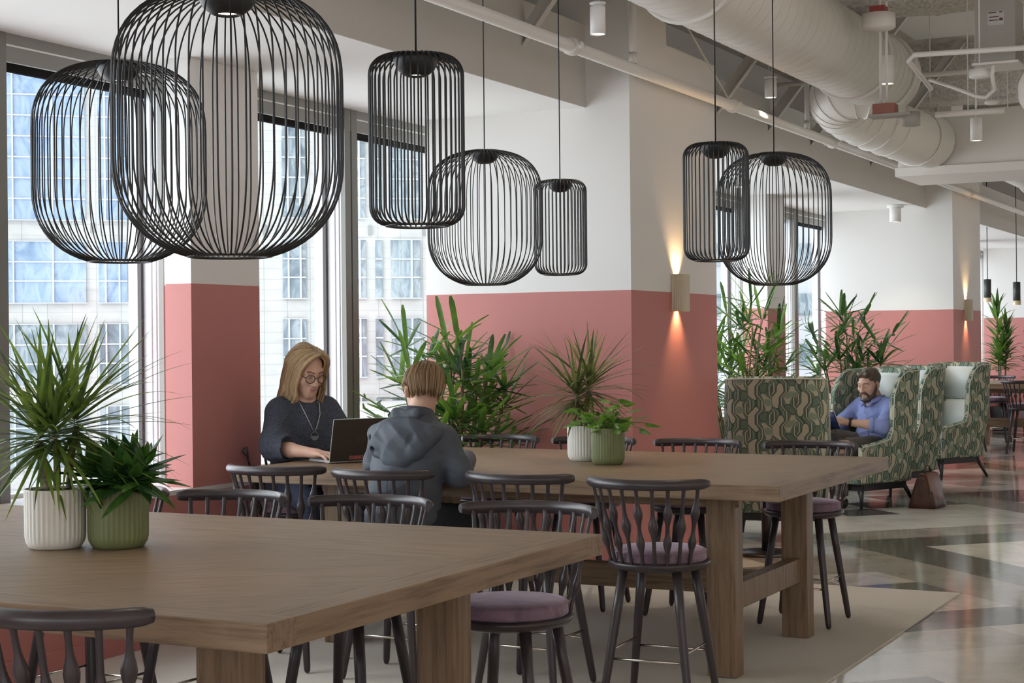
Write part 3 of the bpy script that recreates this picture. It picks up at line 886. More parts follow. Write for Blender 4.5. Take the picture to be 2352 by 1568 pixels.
    for vv in bm.verts:
        vv.co = Vector((vv.co.x * 0.60, vv.co.y * 0.06 - 0.415 - (vv.co.z + .5) * 0.04, 0.86 + (vv.co.z + .5) * 0.36))
    bmesh.ops.bevel(bm, geom=bm.edges[:], offset=0.025, segments=3, affect='EDGES'); b = MB(); b.frombm(bm, 0, True); b.build('head_cushion', M['vinyl'], t)
    b = MB()
    b.box(-0.31, 0.26, 0.165, 0.31, 0.30, 0.224); b.box(-0.31, -0.30, 0.165, 0.31, -0.26, 0.224); b.box(-0.31, -0.26, 0.165, -0.27, 0.26, 0.224); b.box(0.27, -0.26, 0.165, 0.31, 0.26, 0.224)
    b.build('frame', M['legdark'], t)
    for sx_ in (-1, 1):
        for (y0, y1, x1) in ((0.27, 0.31, 0.315), (-0.27, -0.40, 0.335)):
            b = MB(); b.tube([(sx_ * 0.29, y0, 0.22), (sx_ * (0.29 * .5 + x1 * .5), (y0 + y1) / 2, 0.11), (sx_ * x1, y1, 0.001)], [0.022, 0.019, 0.013], 12)
            b.build('leg', M['legdark'], t)
    return t
wg = make_wing('green patterned wing armchair the bearded man is sitting in')
def face(fx, fy): return math.atan2(fy, fx) - PI / 2
C1 = (-4.07, 14.92); F1 = face(-.46, -.89)
wg.location = (C1[0], C1[1], 0); wg.rotation_euler = (0, 0, F1)
copy_tree(wg, 'green patterned wing armchair with its back to the camera, right of the sconce column', loc=(-3.97, 12.25, 0), rotz=face(-.25, .97))
copy_tree(wg, 'green patterned wing armchair directly behind the seated man, mostly hidden', loc=(-4.12, 16.20, 0), rotz=face(-.48, -.88))
copy_tree(wg, 'green patterned wing armchair farthest back, pale cushions open to view', loc=(-4.08, 18.30, 0), rotz=face(-.50, -.87))

# small round table between the armchairs
t = thing('side_table', 'small round oak side table on a dark pedestal between two armchairs', 'table', (-4.45, 13.55, 0))
b = MB(); b.lathe([(0, 0.535), (0.275, 0.535), (0.28, 0.54), (0.28, 0.56), (0.275, 0.565), (0, 0.565)], 40); b.build('table_top', M['oak_x'], t)
b = MB(); b.lathe([(0.03, 0.02), (0.03, 0.535)], 16); b.build('pedestal', M['legdark'], t)
b = MB(); b.lathe([(0, 0.001), (0.23, 0.001), (0.23, 0.012), (0.05, 0.022), (0, 0.022)], 36); b.build('foot', M['legdark'], t)
t = thing('side_table', 'low dark pedestal table glimpsed beneath the corner of the laptop table', 'table', (-3.75, 11.3, 0))
b = MB(); b.lathe([(0, 0.47), (0.26, 0.47), (0.26, 0.49), (0, 0.49)], 36); b.build('table_top', M['oak_x'], t)
b = MB(); b.lathe([(0.045, 0.02), (0.045, 0.47)], 16); b.build('pedestal', M['legdark'], t)
b = MB(); b.lathe([(0, 0.001), (0.24, 0.001), (0.24, 0.012), (0.05, 0.024), (0, 0.024)], 36); b.build('foot', M['legdark'], t)

# ------------------------------------------------------------------ leather bag on the floor
ML = simple('brown leather', (0.165, 0.052, 0.026), 0.42, spec=0.5, var=0.35, vscale=9, bmp=0.25, bscale=120)
MLd = simple('dark brown leather', (0.06, 0.024, 0.014), 0.5, spec=0.4, var=0.3, vscale=12, bmp=0.25, bscale=120)
t = thing('satchel', 'brown leather satchel standing on the polished floor beside the armchairs', 'bag', (-3.44, 14.95, 0), math.radians(84))
t.scale = (0.85, 0.85, 0.92)
bm = bmesh.new(); bmesh.ops.create_cube(bm, size=1); bmesh.ops.subdivide_edges(bm, edges=bm.edges[:], cuts=5, use_grid_fill=True)
for v in bm.verts:
    h = v.co.z + 0.5
    v.co = Vector((v.co.x * (0.36 + 0.03 * (1 - h)), v.co.y * (0.22 * (1 - h) ** 0.8 + 0.07) + 0.015 * math.sin(v.co.x * 19), h * 0.33 + 0.001 - 0.012 * math.cos(v.co.x * 9) * h))
b = MB(); b.frombm(bm, 0, True); b.build('body', MLd, t)
vs, fs = [], []
n = 12
for i in range(n + 1):
    x = -0.19 + 0.38 * i / n
    for (y, z) in ((0.03, 0.325), (0.0, 0.345), (-0.055, 0.330), (-0.085, 0.25), (-0.112, 0.13), (-0.128, 0.02)):
        vs.append((x * (1.03 if z < .2 else 1), y - 0.006 * math.sin(x * 17 + z * 9), z + 0.004 * math.sin(x * 12)))
for i in range(n):
    for k in range(5): fs.append((i * 6 + k, (i + 1) * 6 + k, (i + 1) * 6 + k + 1, i * 6 + k + 1))
b = MB(); b.add(vs, fs, 0, True); fl = b.build('flap', ML, t)
md = fl.modifiers.new('thick', 'SOLIDIFY'); md.thickness = 0.006; md.offset = 1
b = MB(); b.tube([(-0.1, 0.0, 0.345), (-0.07, 0.0, 0.40), (0.0, 0.0, 0.415), (0.07, 0.0, 0.40), (0.1, 0.0, 0.345)], 0.008, 8); b.build('handle', MLd, t)
# ------------------------------------------------------------------ cage pendants
lamp_spots, pend_spots, sconce_lights = [], [], []
def make_pendant(kind, label, zc):
    """origin at the bottom ring; kind 'round' or 'tube'; cord runs up to the deck zc metres above"""
    t = thing('cage_pendant', label, 'pendant lamp', group='black wire cage pendants')
    pts_of = None
    if kind == 'round':
        R_, H = 0.30, 0.70; rt, rb = 0.075, 0.105; NW = 54
        def prof():
            P = []
            n1, n2, ht, hb = 2.6, 2.25, 0.25, 0.25
            for k in range(15):                           # top cap, from the hub outwards
                a = PI / 2 * (1 - k / 14)
                P.append((R_ * abs(math.cos(a)) ** (2 / n1), H - ht + ht * abs(math.sin(a)) ** (2 / n1)))
            P.append((R_, (H - ht + hb) / 2))
            for k in range(15):
                a = PI / 2 * k / 14
                P.append((R_ * abs(math.cos(a)) ** (2 / n2), hb - (hb + 0.012) * abs(math.sin(a)) ** (2 / n2)))
            h1, h2 = H / 2, H / 2
            P = [(r, z) for r, z in P if not (z > h2 and r < rt) and not (z < h2 and r < rb)]
            return [(rt, h2 + h1)] + P + [(rb, 0.002)]
        ring, hub = rb, 0.078
    else:
        R_, H = 0.145, 0.53; rt, rb = 0.052, 0.092; NW = 42
        def prof():
            P = [(rt, H - 0.006)]
            c = 0.058
            for k in range(9):
                a = PI / 2 * (1 - k / 8); P.append((R_ - c + c * math.cos(a), H - 0.010 - c + c * math.sin(a)))
            P += [(R_, H * .7), (R_, H * .45), (R_, H * .22)]
            for k in range(9):
                a = PI / 2 * k / 8; P.append((R_ - 0.054 + 0.054 * math.cos(a), 0.058 - 0.056 * math.sin(a)))
            P.append((rb, 0.002)); return P
        ring, hub = rb, 0.070
    pr = prof()
    top = pr[0][1]
    b = MB()
    for k in range(NW):
        a = 2 * PI * k / NW
        b.tube([(r * math.cos(a), r * math.sin(a), z) for r, z in pr], 0.0026 if kind == 'round' else 0.0029, 5)
    b.build('wire_cage', M['black'], t)
    b = MB(); b.tube([(ring * math.cos(2 * PI * k / 48), ring * math.sin(2 * PI * k / 48), 0.0) for k in range(48)], (0.004, 0.008), 8, closed=True, up=(0, 0, 1))
    b.build('bottom_ring', M['black'], t)
    b = MB()
    hp = [(0.0, top + 0.003), (hub * .9, top + 0.001), (hub * 1.0, top - 0.006), (hub * .98, top - 0.022), (hub * .82, top - 0.046), (hub * .55, top - 0.062), (hub * .42, top - 0.066), (hub * .40, top - 0.055)]
    b.lathe(hp, 36, cap=False)
    hb = b.build('lamp_cap', M['black'], t)
    b = MB(); b.lathe([(0.0, top - 0.058), (hub * .40, top - 0.058)], 24, cap=False); b.build('lens', M['bulb'], hb)
    b = MB(); b.tube([(0, 0, top), (0, 0, zc)], 0.0032, 6); b.build('cord', M['cord'], t)
    b = MB(); b.lathe([(0, zc - 0.03), (0.055, zc - 0.03), (0.055, zc), (0, zc)], 24); b.build('canopy', M['black'], t)
    return t, top
PEND = [('round', (-3.859, 4.485, 1.847), 'round black wire cage pendant hung in front of the left window'),
        ('round', (-2.622, 3.476, 1.782), 'largest black wire cage pendant, round, in front of the pink pier'),
        ('tube', (-2.541, 4.313, 1.908), 'tall cylindrical black wire pendant hanging in front of the window mullion'),
        ('round', (-4.023, 7.526, 1.850), 'round black wire cage pendant before the pale wall, above the hooded person'),
        ('tube', (-3.89, 8.163, 1.919), 'smallest cylindrical black wire pendant, against the pale wall'),
        ('tube', (-2.513, 6.893, 1.903), 'cylindrical black wire pendant in front of the column with the lit sconce'),
        ('round', (-2.726, 8.379, 1.841), 'round black wire cage pendant above the palms and armchairs')]
for kind, p, lab in PEND:
    o, top = make_pendant(kind, lab, ZDECK - p[2])
    o.location = p; o.rotation_euler = (0, 0, rnd.uniform(0, 1))
    pend_spots.append((p[0], p[1], p[2] + top - 0.07))

# far cylinder pendants over the distant table
MG = simple('dark grey lamp metal', (0.05, 0.055, 0.05), 0.45)
MP = simple('clear ribbed lamp glass', (0.75, 0.62, 0.42), 0.25, spec=0.6)
def far_pend(x, y, z, lab):
    t = thing('cylinder_pendant', lab, 'pendant lamp', (x, y, z), group='dark cylinder pendants')
    b = MB(); b.lathe([(0, 0.06), (0.05, 0.06), (0.05, 0.315), (0.0, 0.32)], 24); b.build('shade', MG, t)
    b = MB(); b.lathe([(0.052, 0.0), (0.055, 0.005), (0.055, 0.06), (0.0, 0.062)], 24, mod=lambda r, z, a: r * (1 + 0.03 * math.cos(12 * a)), cap=False); gl = b.build('lens', MP, t)
    for k in range(3):
        a = k * 2.1
        b = MB(); b.lathe([(0, 0.008), (0.012, 0.012), (0.014, 0.024), (0.012, 0.036), (0, 0.04)], 10, c=(0.026 * math.cos(a), 0.026 * math.sin(a), 0)); b.build('bulb', M['bulb'], gl)
    b = MB(); b.tube([(0, 0, 0.31), (0, 0, ZDECK - z - 0.9)], 0.006, 6); b.build('stem', MG, t)
    b = MB(); b.lathe([(0, ZDECK - z - 0.9), (0.11, ZDECK - z - 0.9), (0.11, ZDECK - z - 0.86), (0, ZDECK - z - 0.86)], 24); b.build('canopy', MG, t)
    b = MB(); b.tube([(0, 0, ZDECK - z - 0.86), (0, 0, ZDECK - z)], 0.006, 6); b.build('rod', M['pipe'], t)
    return t
far_pend(-4.46, 23.1, 2.03, 'dark cylinder pendant over the far table, next to the second column')
far_pend(-4.05, 23.0, 1.98, 'dark cylinder pendant over the far table, at the photo edge')

# ------------------------------------------------------------------ wall sconces
MS = simple('cream fluted sconce', (0.60, 0.53, 0.40), 0.6)
def sconce(y, lab):
    t = thing('wall_sconce', lab, 'wall lamp', (-4.13, y, 1.873), group='fluted wall sconces')
    b = MB()
    n = 120; vs = []
    for k in range(n + 1):
        a = -PI / 2 + PI * k / n
        r = 1.0 - 0.035 * (0.5 + 0.5 * math.cos(a * 34))
        vs.append((0.078 * abs(math.cos(a)) ** 0.75 * r + 0.006, 0.098 * math.copysign(abs(math.sin(a)) ** 0.6, math.sin(a)) * r))
    V = [(x, yy, z) for z in (-0.128, 0.128) for x, yy in vs] + [(x * 0.93, yy * 0.93, z) for z in (-0.128, 0.128) for x, yy in vs]
    m_ = n + 1; F = []
    for k in range(n):
        F += [(k, k + 1, m_ + k + 1, m_ + k), (2 * m_ + k, 3 * m_ + k, 3 * m_ + k + 1, 2 * m_ + k + 1), (k, 2 * m_ + k, 2 * m_ + k + 1, k + 1), (m_ + k, m_ + k + 1, 3 * m_ + k + 1, 3 * m_ + k)]
    b.add(V, F); b.build('shade', MS, t)
    b = MB(); b.box(0.001, -0.05, -0.09, 0.012, 0.05, 0.09); b.build('back_plate', M['galv'], t)
    b = MB(); b.lathe([(0, -0.05), (0.026, -0.05), (0.026, 0.05), (0, 0.05)], 20, c=(0.04, 0, 0)); lb = b.build('lamp_body', M['galv'], t)
    for z in (-0.052, 0.052):
        b = MB(); b.lathe([(0.0, z - .001), (0.022, z - .001), (0.022, z + .001), (0, z + .001)], 16, c=(0.04, 0, 0)); b.build('lens', M['bulbw'], lb)
    sconce_lights.append(((-4.13 + 0.04, y, 1.873 + 0.062), (-4.13 + 0.04, y, 1.873 - 0.062)))
sconce(10.51, 'lit cream fluted sconce on the nearer column')
sconce(20.03, 'lit cream fluted sconce on the farther column')

# ------------------------------------------------------------------ things under the deck
# sprinkler main and its droppers
t = thing('sprinkler_pipe', 'long white sprinkler pipe slung beneath the bulkhead with couplings', 'pipe', (-4.02, 0, 0))
b = MB(); b.tube([(0, Y0 + .2, 3.266), (0, 34, 3.266)], 0.037, 16); b.build('pipe', M['pipe'], t)
for y, z in ((8.61, 3.266), (11.39, 3.266), (14.0, 3.266), (16.5, 3.266), (19.8, 3.266)):
    b = MB(); b.tube([(0, y - 0.03, z), (0, y - 0.028, z), (0, y + 0.028, z), (0, y + 0.03, z)], [0.04, 0.052, 0.052, 0.04], 18)
    cp = b.build('coupling', M['pipe'], t)
    for s_ in (-1, 1):
        b = MB(); b.tube([(s_ * 0.06, y - 0.05, z), (s_ * 0.06, y + 0.05, z)], 0.007, 6); b.tube([(s_ * 0.06, y + 0.03, z), (s_ * 0.06, y + 0.045, z)], 0.013, 6); b.box(s_ * 0.06 - 0.013, y - 0.02, z - 0.02, s_ * 0.06 + 0.013, y + 0.02, z + 0.02)
        b.build('bolt', M['pipe'], cp)
for y in (9.53, 13.25, 18.1):
    b = MB(); b.tube([(0, y, 3.30), (0, y, ZDECK)], 0.022, 12); b.tube([(0, y, 3.30), (0, y, 3.37)], 0.027, 12); b.build('dropper', M['pipe'], t)
for y in (11.3, 16.7):
    b = MB(); b.tube([(0, y, 3.31), (0.0, y - 2.2, 4.35)], 0.007, 6); b.build('brace_wire', M['pipe'], t)
# kickers bracing the bulkhead
for k, y in enumerate((5.3, 8.85, 12.26, 13.54, 14.78, 16.9)):
    b = MB()
    n0 = Vector((-4.438, y, 3.34)); n1 = Vector((-3.45, y, 4.55))
    d_ = (n1 - n0).normalized(); pz = Vector((-d_.z, 0, d_.x))
    def lb(off0, off1, y0_, y1_):
        vs = []
        for e_ in (n0, n1):
            for (o_, yy) in ((off0, y0_), (off1, y0_), (off1, y1_), (off0, y1_)): vs.append(e_ + pz * o_ + Vector((0, yy, 0)))
        b.add(vs, [(0, 1, 2, 3), (4, 7, 6, 5), (0, 4, 5, 1), (1, 5, 6, 2), (2, 6, 7, 3), (3, 7, 4, 0)])
    lb(0, 0.10, 0, 0.006); lb(0, 0.006, -0.05, 0)
    o = b.build('steel_brace', M['bulk'])
    tag(o, ('pale angle steel brace slanting up from the bulkhead, %s' % ('out of view left', 'above the slim hanging microphone', 'below the big duct end at left', 'beside the second hanging lamp', 'nearest the ribbed elbow', 'hidden by the plenum')[k]), 'brace', 'steel braces on the bulkhead')
# spiral duct
def ringed(path, r, step=0.16, rr=0.006, seg=24):
    b = MB(); b.tube(path, r, seg)
    return b
t = thing('spiral_duct', 'large white spiral duct overhead, ending in a ribbed elbow down to the plenum box', 'duct', (-3.30, 0, 3.64))
SD = Vector((-3.30, 0, 3.64))
b = MB(); b.tube([(0, 5.5, 0), (0, 13.0, 0)], 0.295, 40); b.build('duct_run', M['duct'], t)
b = MB()
y = 5.6
while y < 12.9:
    b.tube([(0.297 * math.cos(2 * PI * k / 40), y + 0.11 * k / 40, 0.297 * math.sin(2 * PI * k / 40)) for k in range(41)], 0.0011, 4); y += 0.15
b.build('seam', M['duct'], t)
for y in (8.6, 12.0, 12.75):
    b = MB(); b.tube([(0.303 * math.cos(2 * PI * k / 40), y, 0.303 * math.sin(2 * PI * k / 40)) for k in range(40)], (0.007, 0.02), 6, closed=True, up=(0, 1, 0)); b.build('collar', M['duct'], t)
# ribbed elbow and drop to the plenum
ctrl = [Vector(p) - SD for p in ((-3.30, 12.72, 3.52), (-3.49, 12.64, 3.50), (-3.62, 12.78, 3.46), (-3.61, 13.05, 3.40), (-3.50, 13.32, 3.34), (-3.37, 13.62, 3.28), (-3.27, 13.92, 3.25), (-3.22, 14.215, 3.245))]
pth = []
for i in range(len(ctrl) - 1):
    p0, p1, p2, p3 = ctrl[max(0, i - 1)], ctrl[i], ctrl[i + 1], ctrl[min(len(ctrl) - 1, i + 2)]
    for k in range(6):
        q = k / 6
        pth.append(0.5 * ((2 * p1) + (p2 - p0) * q + (2 * p0 - 5 * p1 + 4 * p2 - p3) * q * q + (3 * p1 - p0 - 3 * p2 + p3) * q ** 3))
pth.append(ctrl[-1])
rad = [0.228 + (0.005 if i % 2 else 0) for i in range(len(pth))]
b = MB(); b.tube(pth, rad, 32); b.build('elbow', M['duct'], t)
for i in (3, 5, 7, 9, 11, 13, 16, 19, 22, 25, 28, 36):
    b = MB()
    T_ = (pth[i + 1] - pth[i - 1]).normalized(); u_ = T_.orthogonal().normalized(); w_ = T_.cross(u_)
    b.tube([pth[i] + u_ * 0.236 * math.cos(2 * PI * k / 32) + w_ * 0.236 * math.sin(2 * PI * k / 32) for k in range(32)], 0.008 if i in (3, 25, 36) else 0.0035, 6, closed=True); b.build('collar', M['duct'], t)
t = thing('plenum_box', 'long flat white sheet metal plenum box across the ceiling', 'duct', (0, 0, 0))
b = MB(); b.box(-3.50, 14.22, 3.03, 1.6, 15.1, 3.50); b.build('body', M['pipe'], t)
b = MB(); b.box(-3.52, 14.19, 2.955, 1.62, 15.13, 3.03); b.build('flange', M['pipe'], t)
for k in range(4):
    b = MB(); b.tube([(-3.3 + k * 1.2, 14.6, 3.50), (-3.3 + k * 1.2, 14.6, ZDECK)], 0.005, 5); b.build('hanger_rod', M['pipe'], t)
t = thing('round_duct', 'far white round duct seen below the plenum box', 'duct', (0, 0, 0))
b = MB(); b.tube([(-2.9, 15.6, 3.25), (-2.95, 22.0, 3.25)], 0.20, 28); b.build('duct_run', M['duct'], t)
for y in (16.2, 21.0):
    b = MB(); b.tube([(-2.92, y, 3.44), (-2.92, y, ZDECK)], .005, 5); b.build('hanger_rod', M['pipe'], t)
b = MB(); b.tube([(-2.95 + 0.206 * math.cos(2 * PI * k / 28), 18.0, 3.25 + 0.206 * math.sin(2 * PI * k / 28)) for k in range(28)], 0.008, 6, closed=True); b.build('collar', M['duct'], t)
# foil wrapped duct at the right edge, and the square duct it enters
t = thing('hanging_insulated_duct', 'crinkled pale insulated duct at the upper right edge', 'duct', (0, 0, 0))
b = MB(); r2 = random.Random(3)
pts, vs, fs = [], [], []
n, m_ = 26, 40
for i in range(n + 1):
    q = i / n
    p = Vector((-1.92 + 1.2 * q, 11.1 + 0.25 * q, 3.16 + 0.05 * math.sin(q * 3)))
    rr = 0.31 * (1 - (1 - min(1, q * 4.5)) ** 2.2 * 0.75)
    for k in range(m_):
        a = 2 * PI * k / m_
        wr = rr * (1 + 0.03 * math.sin(5 * a + q * 19) + 0.02 * math.sin(9 * a - q * 37) + r2.uniform(-.012, .012))
        vs.append((p.x, p.y + wr * math.cos(a), p.z + wr * math.sin(a)))
for i in range(n):
    for k in range(m_): fs.append((i * m_ + k, i * m_ + (k + 1) % m_, (i + 1) * m_ + (k + 1) % m_, (i + 1) * m_ + k))
fs.append(tuple(range(m_))[::-1])
b.add(vs, fs, 0, True); b.build('wrapped_duct', M['pipe'], t)
t = thing('square_duct', 'boxy white duct below the crinkled duct at the right edge', 'duct', (0, 0, 0))
b = MB(); b.box(-1.98, 11.80, 2.85, -0.4, 12.7, 3.3); b.build('body', M['pipe'], t)
b = MB(); b.box(-2.0, 11.78, 2.83, -0.38, 12.72, 2.85)
for x in (-1.8, -.6): b.tube([(x, 12.3, 3.3), (x, 12.3, ZDECK)], .005, 5); b.build('flange', M['pipe'], t)
# electrical box with its label
t = thing('electrical_box', 'grey metal box with a small printed label high by the deck', 'box', (0, 0, 0))
b = MB(); b.box(-2.19, 11.0, 3.36, -1.93, 11.3, 3.78); b.build('body', M['galv'], t)
b = MB(); b.box(-2.21, 10.99, 3.345, -1.91, 11.31, 3.36); b.build('flange', M['pipe'], t)
b = MB(); b.box(-2.105, 10.9975, 3.60, -2.0, 10.9995, 3.69); lb_ = b.build('notice', simple('pale notice', (0.46, 0.44, 0.43), 0.6), t)
b = MB()
for (x0, z0, x1, z1, mi) in ((-2.097, 3.652, -2.035, 3.658, 0), (-2.097, 3.630, -2.035, 3.636, 0), (-2.030, 3.628, -2.008, 3.645, 0), (-2.1, 3.680, -2.05, 3.687, 0), (-2.03, 3.68, -2.01, 3.688, 0)):
    b.box(x0, 10.9965, z0, x1, 10.9972, z1)
b.build('printed_bars', simple('dark red print', (0.10, 0.025, 0.025), 0.6), lb_)
# pipes and conduits on the right
def conduit(name, lab, pts, r, cat='pipe'):
    b = MB(); b.tube(pts, r, 10); o = b.build(name, M['pipe']); tag(o, lab, cat); return o
conduit('branch_pipe', 'white pipe crossing in front of the grey metal box, bent back at its left end', [(-2.56, 11.35, 3.27), (-2.58, 10.80, 3.38), (-2.52, 10.70, 3.40), (-1.0, 10.68, 3.36)], 0.018)
conduit('hanging_conduit', 'thin white conduit along the top edge near the sprayed beam', [(-2.7, 10.6, 3.76), (-1.0, 10.6, 3.76)], 0.013)
conduit('low_conduit', 'thin white pipe behind the ribbed elbow running to the right', [(-4.4, 13.45, 3.72), (-3.72, 13.45, 3.72), (-3.0, 13.45, 3.70), (-0.6, 13.4, 3.70)], 0.02)
conduit('lower_conduit', 'white pipe right of the red box, level with it', [(-2.52, 11.3, 3.08), (-2.32, 11.3, 3.078), (-2.06, 11.3, 3.075)], 0.02)
conduit('loop_conduit', 'curved white conduit sagging beside the hanging downlight', [(-2.58, 11.4, 3.34), (-2.40, 11.3, 3.26), (-2.22, 11.2, 3.17), (-2.15, 11.15, 3.15), (-2.09, 11.15, 3.2), (-2.07, 10.95, 3.26), (-2.06, 10.94, 3.33)], 0.013)
for i, (x, y, z) in enumerate(((-2.36, 11.6, 3.1), (-2.19, 11.6, 3.35))):
    b = MB(); b.tube([(x, y, z), (x, y, ZDECK)], 0.004, 5); o = b.build('hanging_rod', M['pipe']); tag(o, ('thin threaded hanger rod left of the grey metal box', 'thin threaded hanger rod carrying the bent branch pipe')[i], 'rod')
# red junction box on its pair of conduits
t = thing('junction_box', 'brick red box on a small tray below the big duct', 'box', (-2.79, 11.0, 3.10))
b = MB(); b.box(-0.075, -0.06, -0.035, 0.075, 0.06, 0.035, 0, 0.006); b.build('body', simple('brick red box paint', (0.30, 0.115, 0.085), 0.6, bmp=0.2), t)
b = MB(); b.box(-0.10, -0.07, -0.055, 0.18, 0.07, -0.036); b.build('tray', M['galv'], t)
for x in (-0.03, 0.012):
    b = MB(); b.tube([(x, 0, 0.035), (x, 0, ZDECK - 3.10)], 0.010, 8); b.build('conduit', M['pipe'], t)
b = MB(); b.lathe([(0, -0.15), (0.06, -0.15), (0.06, -0.06), (0, -0.06)], 20, c=(0.17, 0.02, 0.03)); b.build('valve', M['galv'], t)
t = thing('fixture_base', 'round white ceiling device with a red top above the red box', 'fixture', (-2.79, 10.85, 3.62))
b = MB(); b.lathe([(0, 0), (0.10, 0), (0.11, 0.01), (0.11, 0.10), (0, 0.10)], 28); b.build('housing', M['pipe'], t)
b = MB(); b.box(-0.05, -0.05, 0.10, 0.05, 0.05, 0.15); b.build('red_cap', simple('red cap', (0.32, 0.05, 0.05), 0.5), t)
# hanging cylinder downlights
def can(x, y, z, lab, r=0.042, h=0.155, hang=True, wires=False):
    t = thing('cylinder_downlight', lab, 'ceiling lamp', (x, y, z), group='white cylinder downlights')
    b = MB(); b.lathe([(r * .86, 0.004), (r * .94, 0.0), (r, 0.0), (r, h - .004), (r - .004, h), (0, h)], 28, cap=False); s_ = b.build('housing', M['whitelamp'], t)
    b = MB(); b.lathe([(0, 0.006), (r * .88, 0.006)], 20, cap=False); b.build('lens', M['bulb'], s_)
    if wires:
        b = MB()
        b.lathe([(r * .5, h), (r * 1.08, h + .012), (r * 1.08, h + .02), (r * .5, h + .02)], 20); b.build('bracket', M['whitelamp'], t)
        for s in (-1, 1):
            b = MB(); b.tube([(s * .012, 0, h), (s * .004, 0, ZDECK - z)], 0.0022, 5); b.build('wire', M['whitelamp'], t)
    elif hang:
        b = MB(); b.tube([(0, 0, h), (0, 0, ZDECK - z)], 0.006, 6); b.build('stem', M['whitelamp'], t)
    else:
        b = MB(); b.lathe([(0, h), (.095, h), (.095, ZC - z), (0, ZC - z)], 28); b.build('canopy', M['whitelamp'], t)
    lamp_spots.append((x, y, z - 0.004))
    return t
can(-3.645, 8.15, 3.225, 'slim white downlight hung on two wires above the first wire pendants', wires=True)
can(-3.925, 12.0, 3.395, 'white downlight on two wires against the bulkhead braces', r=0.046, h=0.14, wires=True)
can(-2.866, 11.35, 3.325, 'lit white cylinder downlight behind the two thin conduits of the red box', r=0.050, h=0.198)
can(-2.385, 12.0, 2.965, 'lit white cylinder downlight hanging below the round sensor', r=0.042, h=0.165)
can(-4.64, 18.70, 2.88, 'white cylinder downlight fixed to the flat alcove ceiling', r=0.065, h=0.165, hang=False)
can(-4.75, 13.6, 2.88, 'white cylinder downlight on the alcove ceiling, seen through a wire pendant', r=0.065, h=0.165, hang=False)
t = thing('ceiling_sensor', 'round flat white sensor on a stem beside the grey metal box', 'sensor', (-2.16, 11.0, 3.26))
b = MB(); b.lathe([(0, 0), (0.068, 0.003), (0.07, 0.01), (0.07, 0.055), (0, 0.058)], 28); b.build('housing', M['whitelamp'], t)
b = MB(); b.tube([(0, 0, 0.055), (0, 0, ZDECK - 3.26)], 0.006, 6); b.build('stem', M['pipe'], t)
t = thing('smoke_detector', 'small white disc detector hanging lower right of the round sensor', 'detector', (-2.20, 11.6, 3.16))
b = MB(); b.lathe([(0, 0), (0.04, 0.004), (0.048, 0.015), (0.04, 0.035), (0, 0.04)], 24); b.build('housing', M['whitelamp'], t)
b = MB(); b.tube([(0, 0, 0.035), (0, 0, ZDECK - 3.16)], 0.003, 5); b.build('wire', M['pipe'], t)
# ------------------------------------------------------------------ plants
def fluted_pot(t, mat, r=0.095, h=0.185, flutes=36):
    b = MB()
    prof = [(r * .78, 0.0), (r * .84, 0.003), (r * .95, 0.020), (r * .985, 0.036), (r * .99, 0.05), (r, h - .006), (r * .985, h), (r * .95, h), (r * .93, h - .01), (r * .92, h - .03), (0.0, h - .03)]
    def mod(rr, z, a):
        k = 1.0 if 0.03 < z < h - .004 and rr > r * .96 else 0.0
        return rr * (1 - k * 0.030 * (0.5 - 0.5 * math.cos(flutes * a)) ** 1.2)
    pf = prof[:4] + [(r * .987, .042)] + prof[4:]
    b.lathe(pf, flutes * 6, mod=mod, cap=False)
    b.f.append(tuple(range(flutes * 6))[::-1]); b.mi.append(0); b.sm.append(False)
    return b.build('pot', mat, t)
def moss(t, r, z, rr):
    b = MB(); n, m_ = 8, 26
    vs = [(0, 0, z + .012)]
    for i in range(1, n + 1):
        for k in range(m_):
            a = 2 * PI * k / m_; q = r * i / n
            vs.append((q * math.cos(a), q * math.sin(a), z + (0.014 * (1 - (i / n) ** 3) + rr.uniform(-.006, .008)) * (1 if i < n else .3)))
    fs = [(0, 1 + k, 1 + (k + 1) % m_) for k in range(m_)]
    for i in range(n - 1):
        for k in range(m_): fs.append((1 + i * m_ + k, 1 + (i + 1) * m_ + k, 1 + (i + 1) * m_ + (k + 1) % m_, 1 + i * m_ + (k + 1) % m_))
    b.add(vs, fs, 0, True)
    for _ in range(150):
        a, q = rr.uniform(0, 2 * PI), r * math.sqrt(rr.uniform(0, .95))
        p = Vector((q * math.cos(a), q * math.sin(a), z + .006))
        d_ = Vector((rr.uniform(-1, 1), rr.uniform(-1, 1), rr.uniform(.3, 1.2))).normalized() * rr.uniform(.008, .02)
        b.tube([p, p + d_ * .6 + Vector((0, 0, .002)), p + d_], 0.0012, 3)
    return b.build('moss', M['moss'], t)
blade = lambda t: min(1.0, t * 5 + 0.45) * (1 - t ** 2.2) ** 0.8
lance = lambda t: max(0.02, math.sin(PI * min(1, t ** 0.75))) ** 0.85
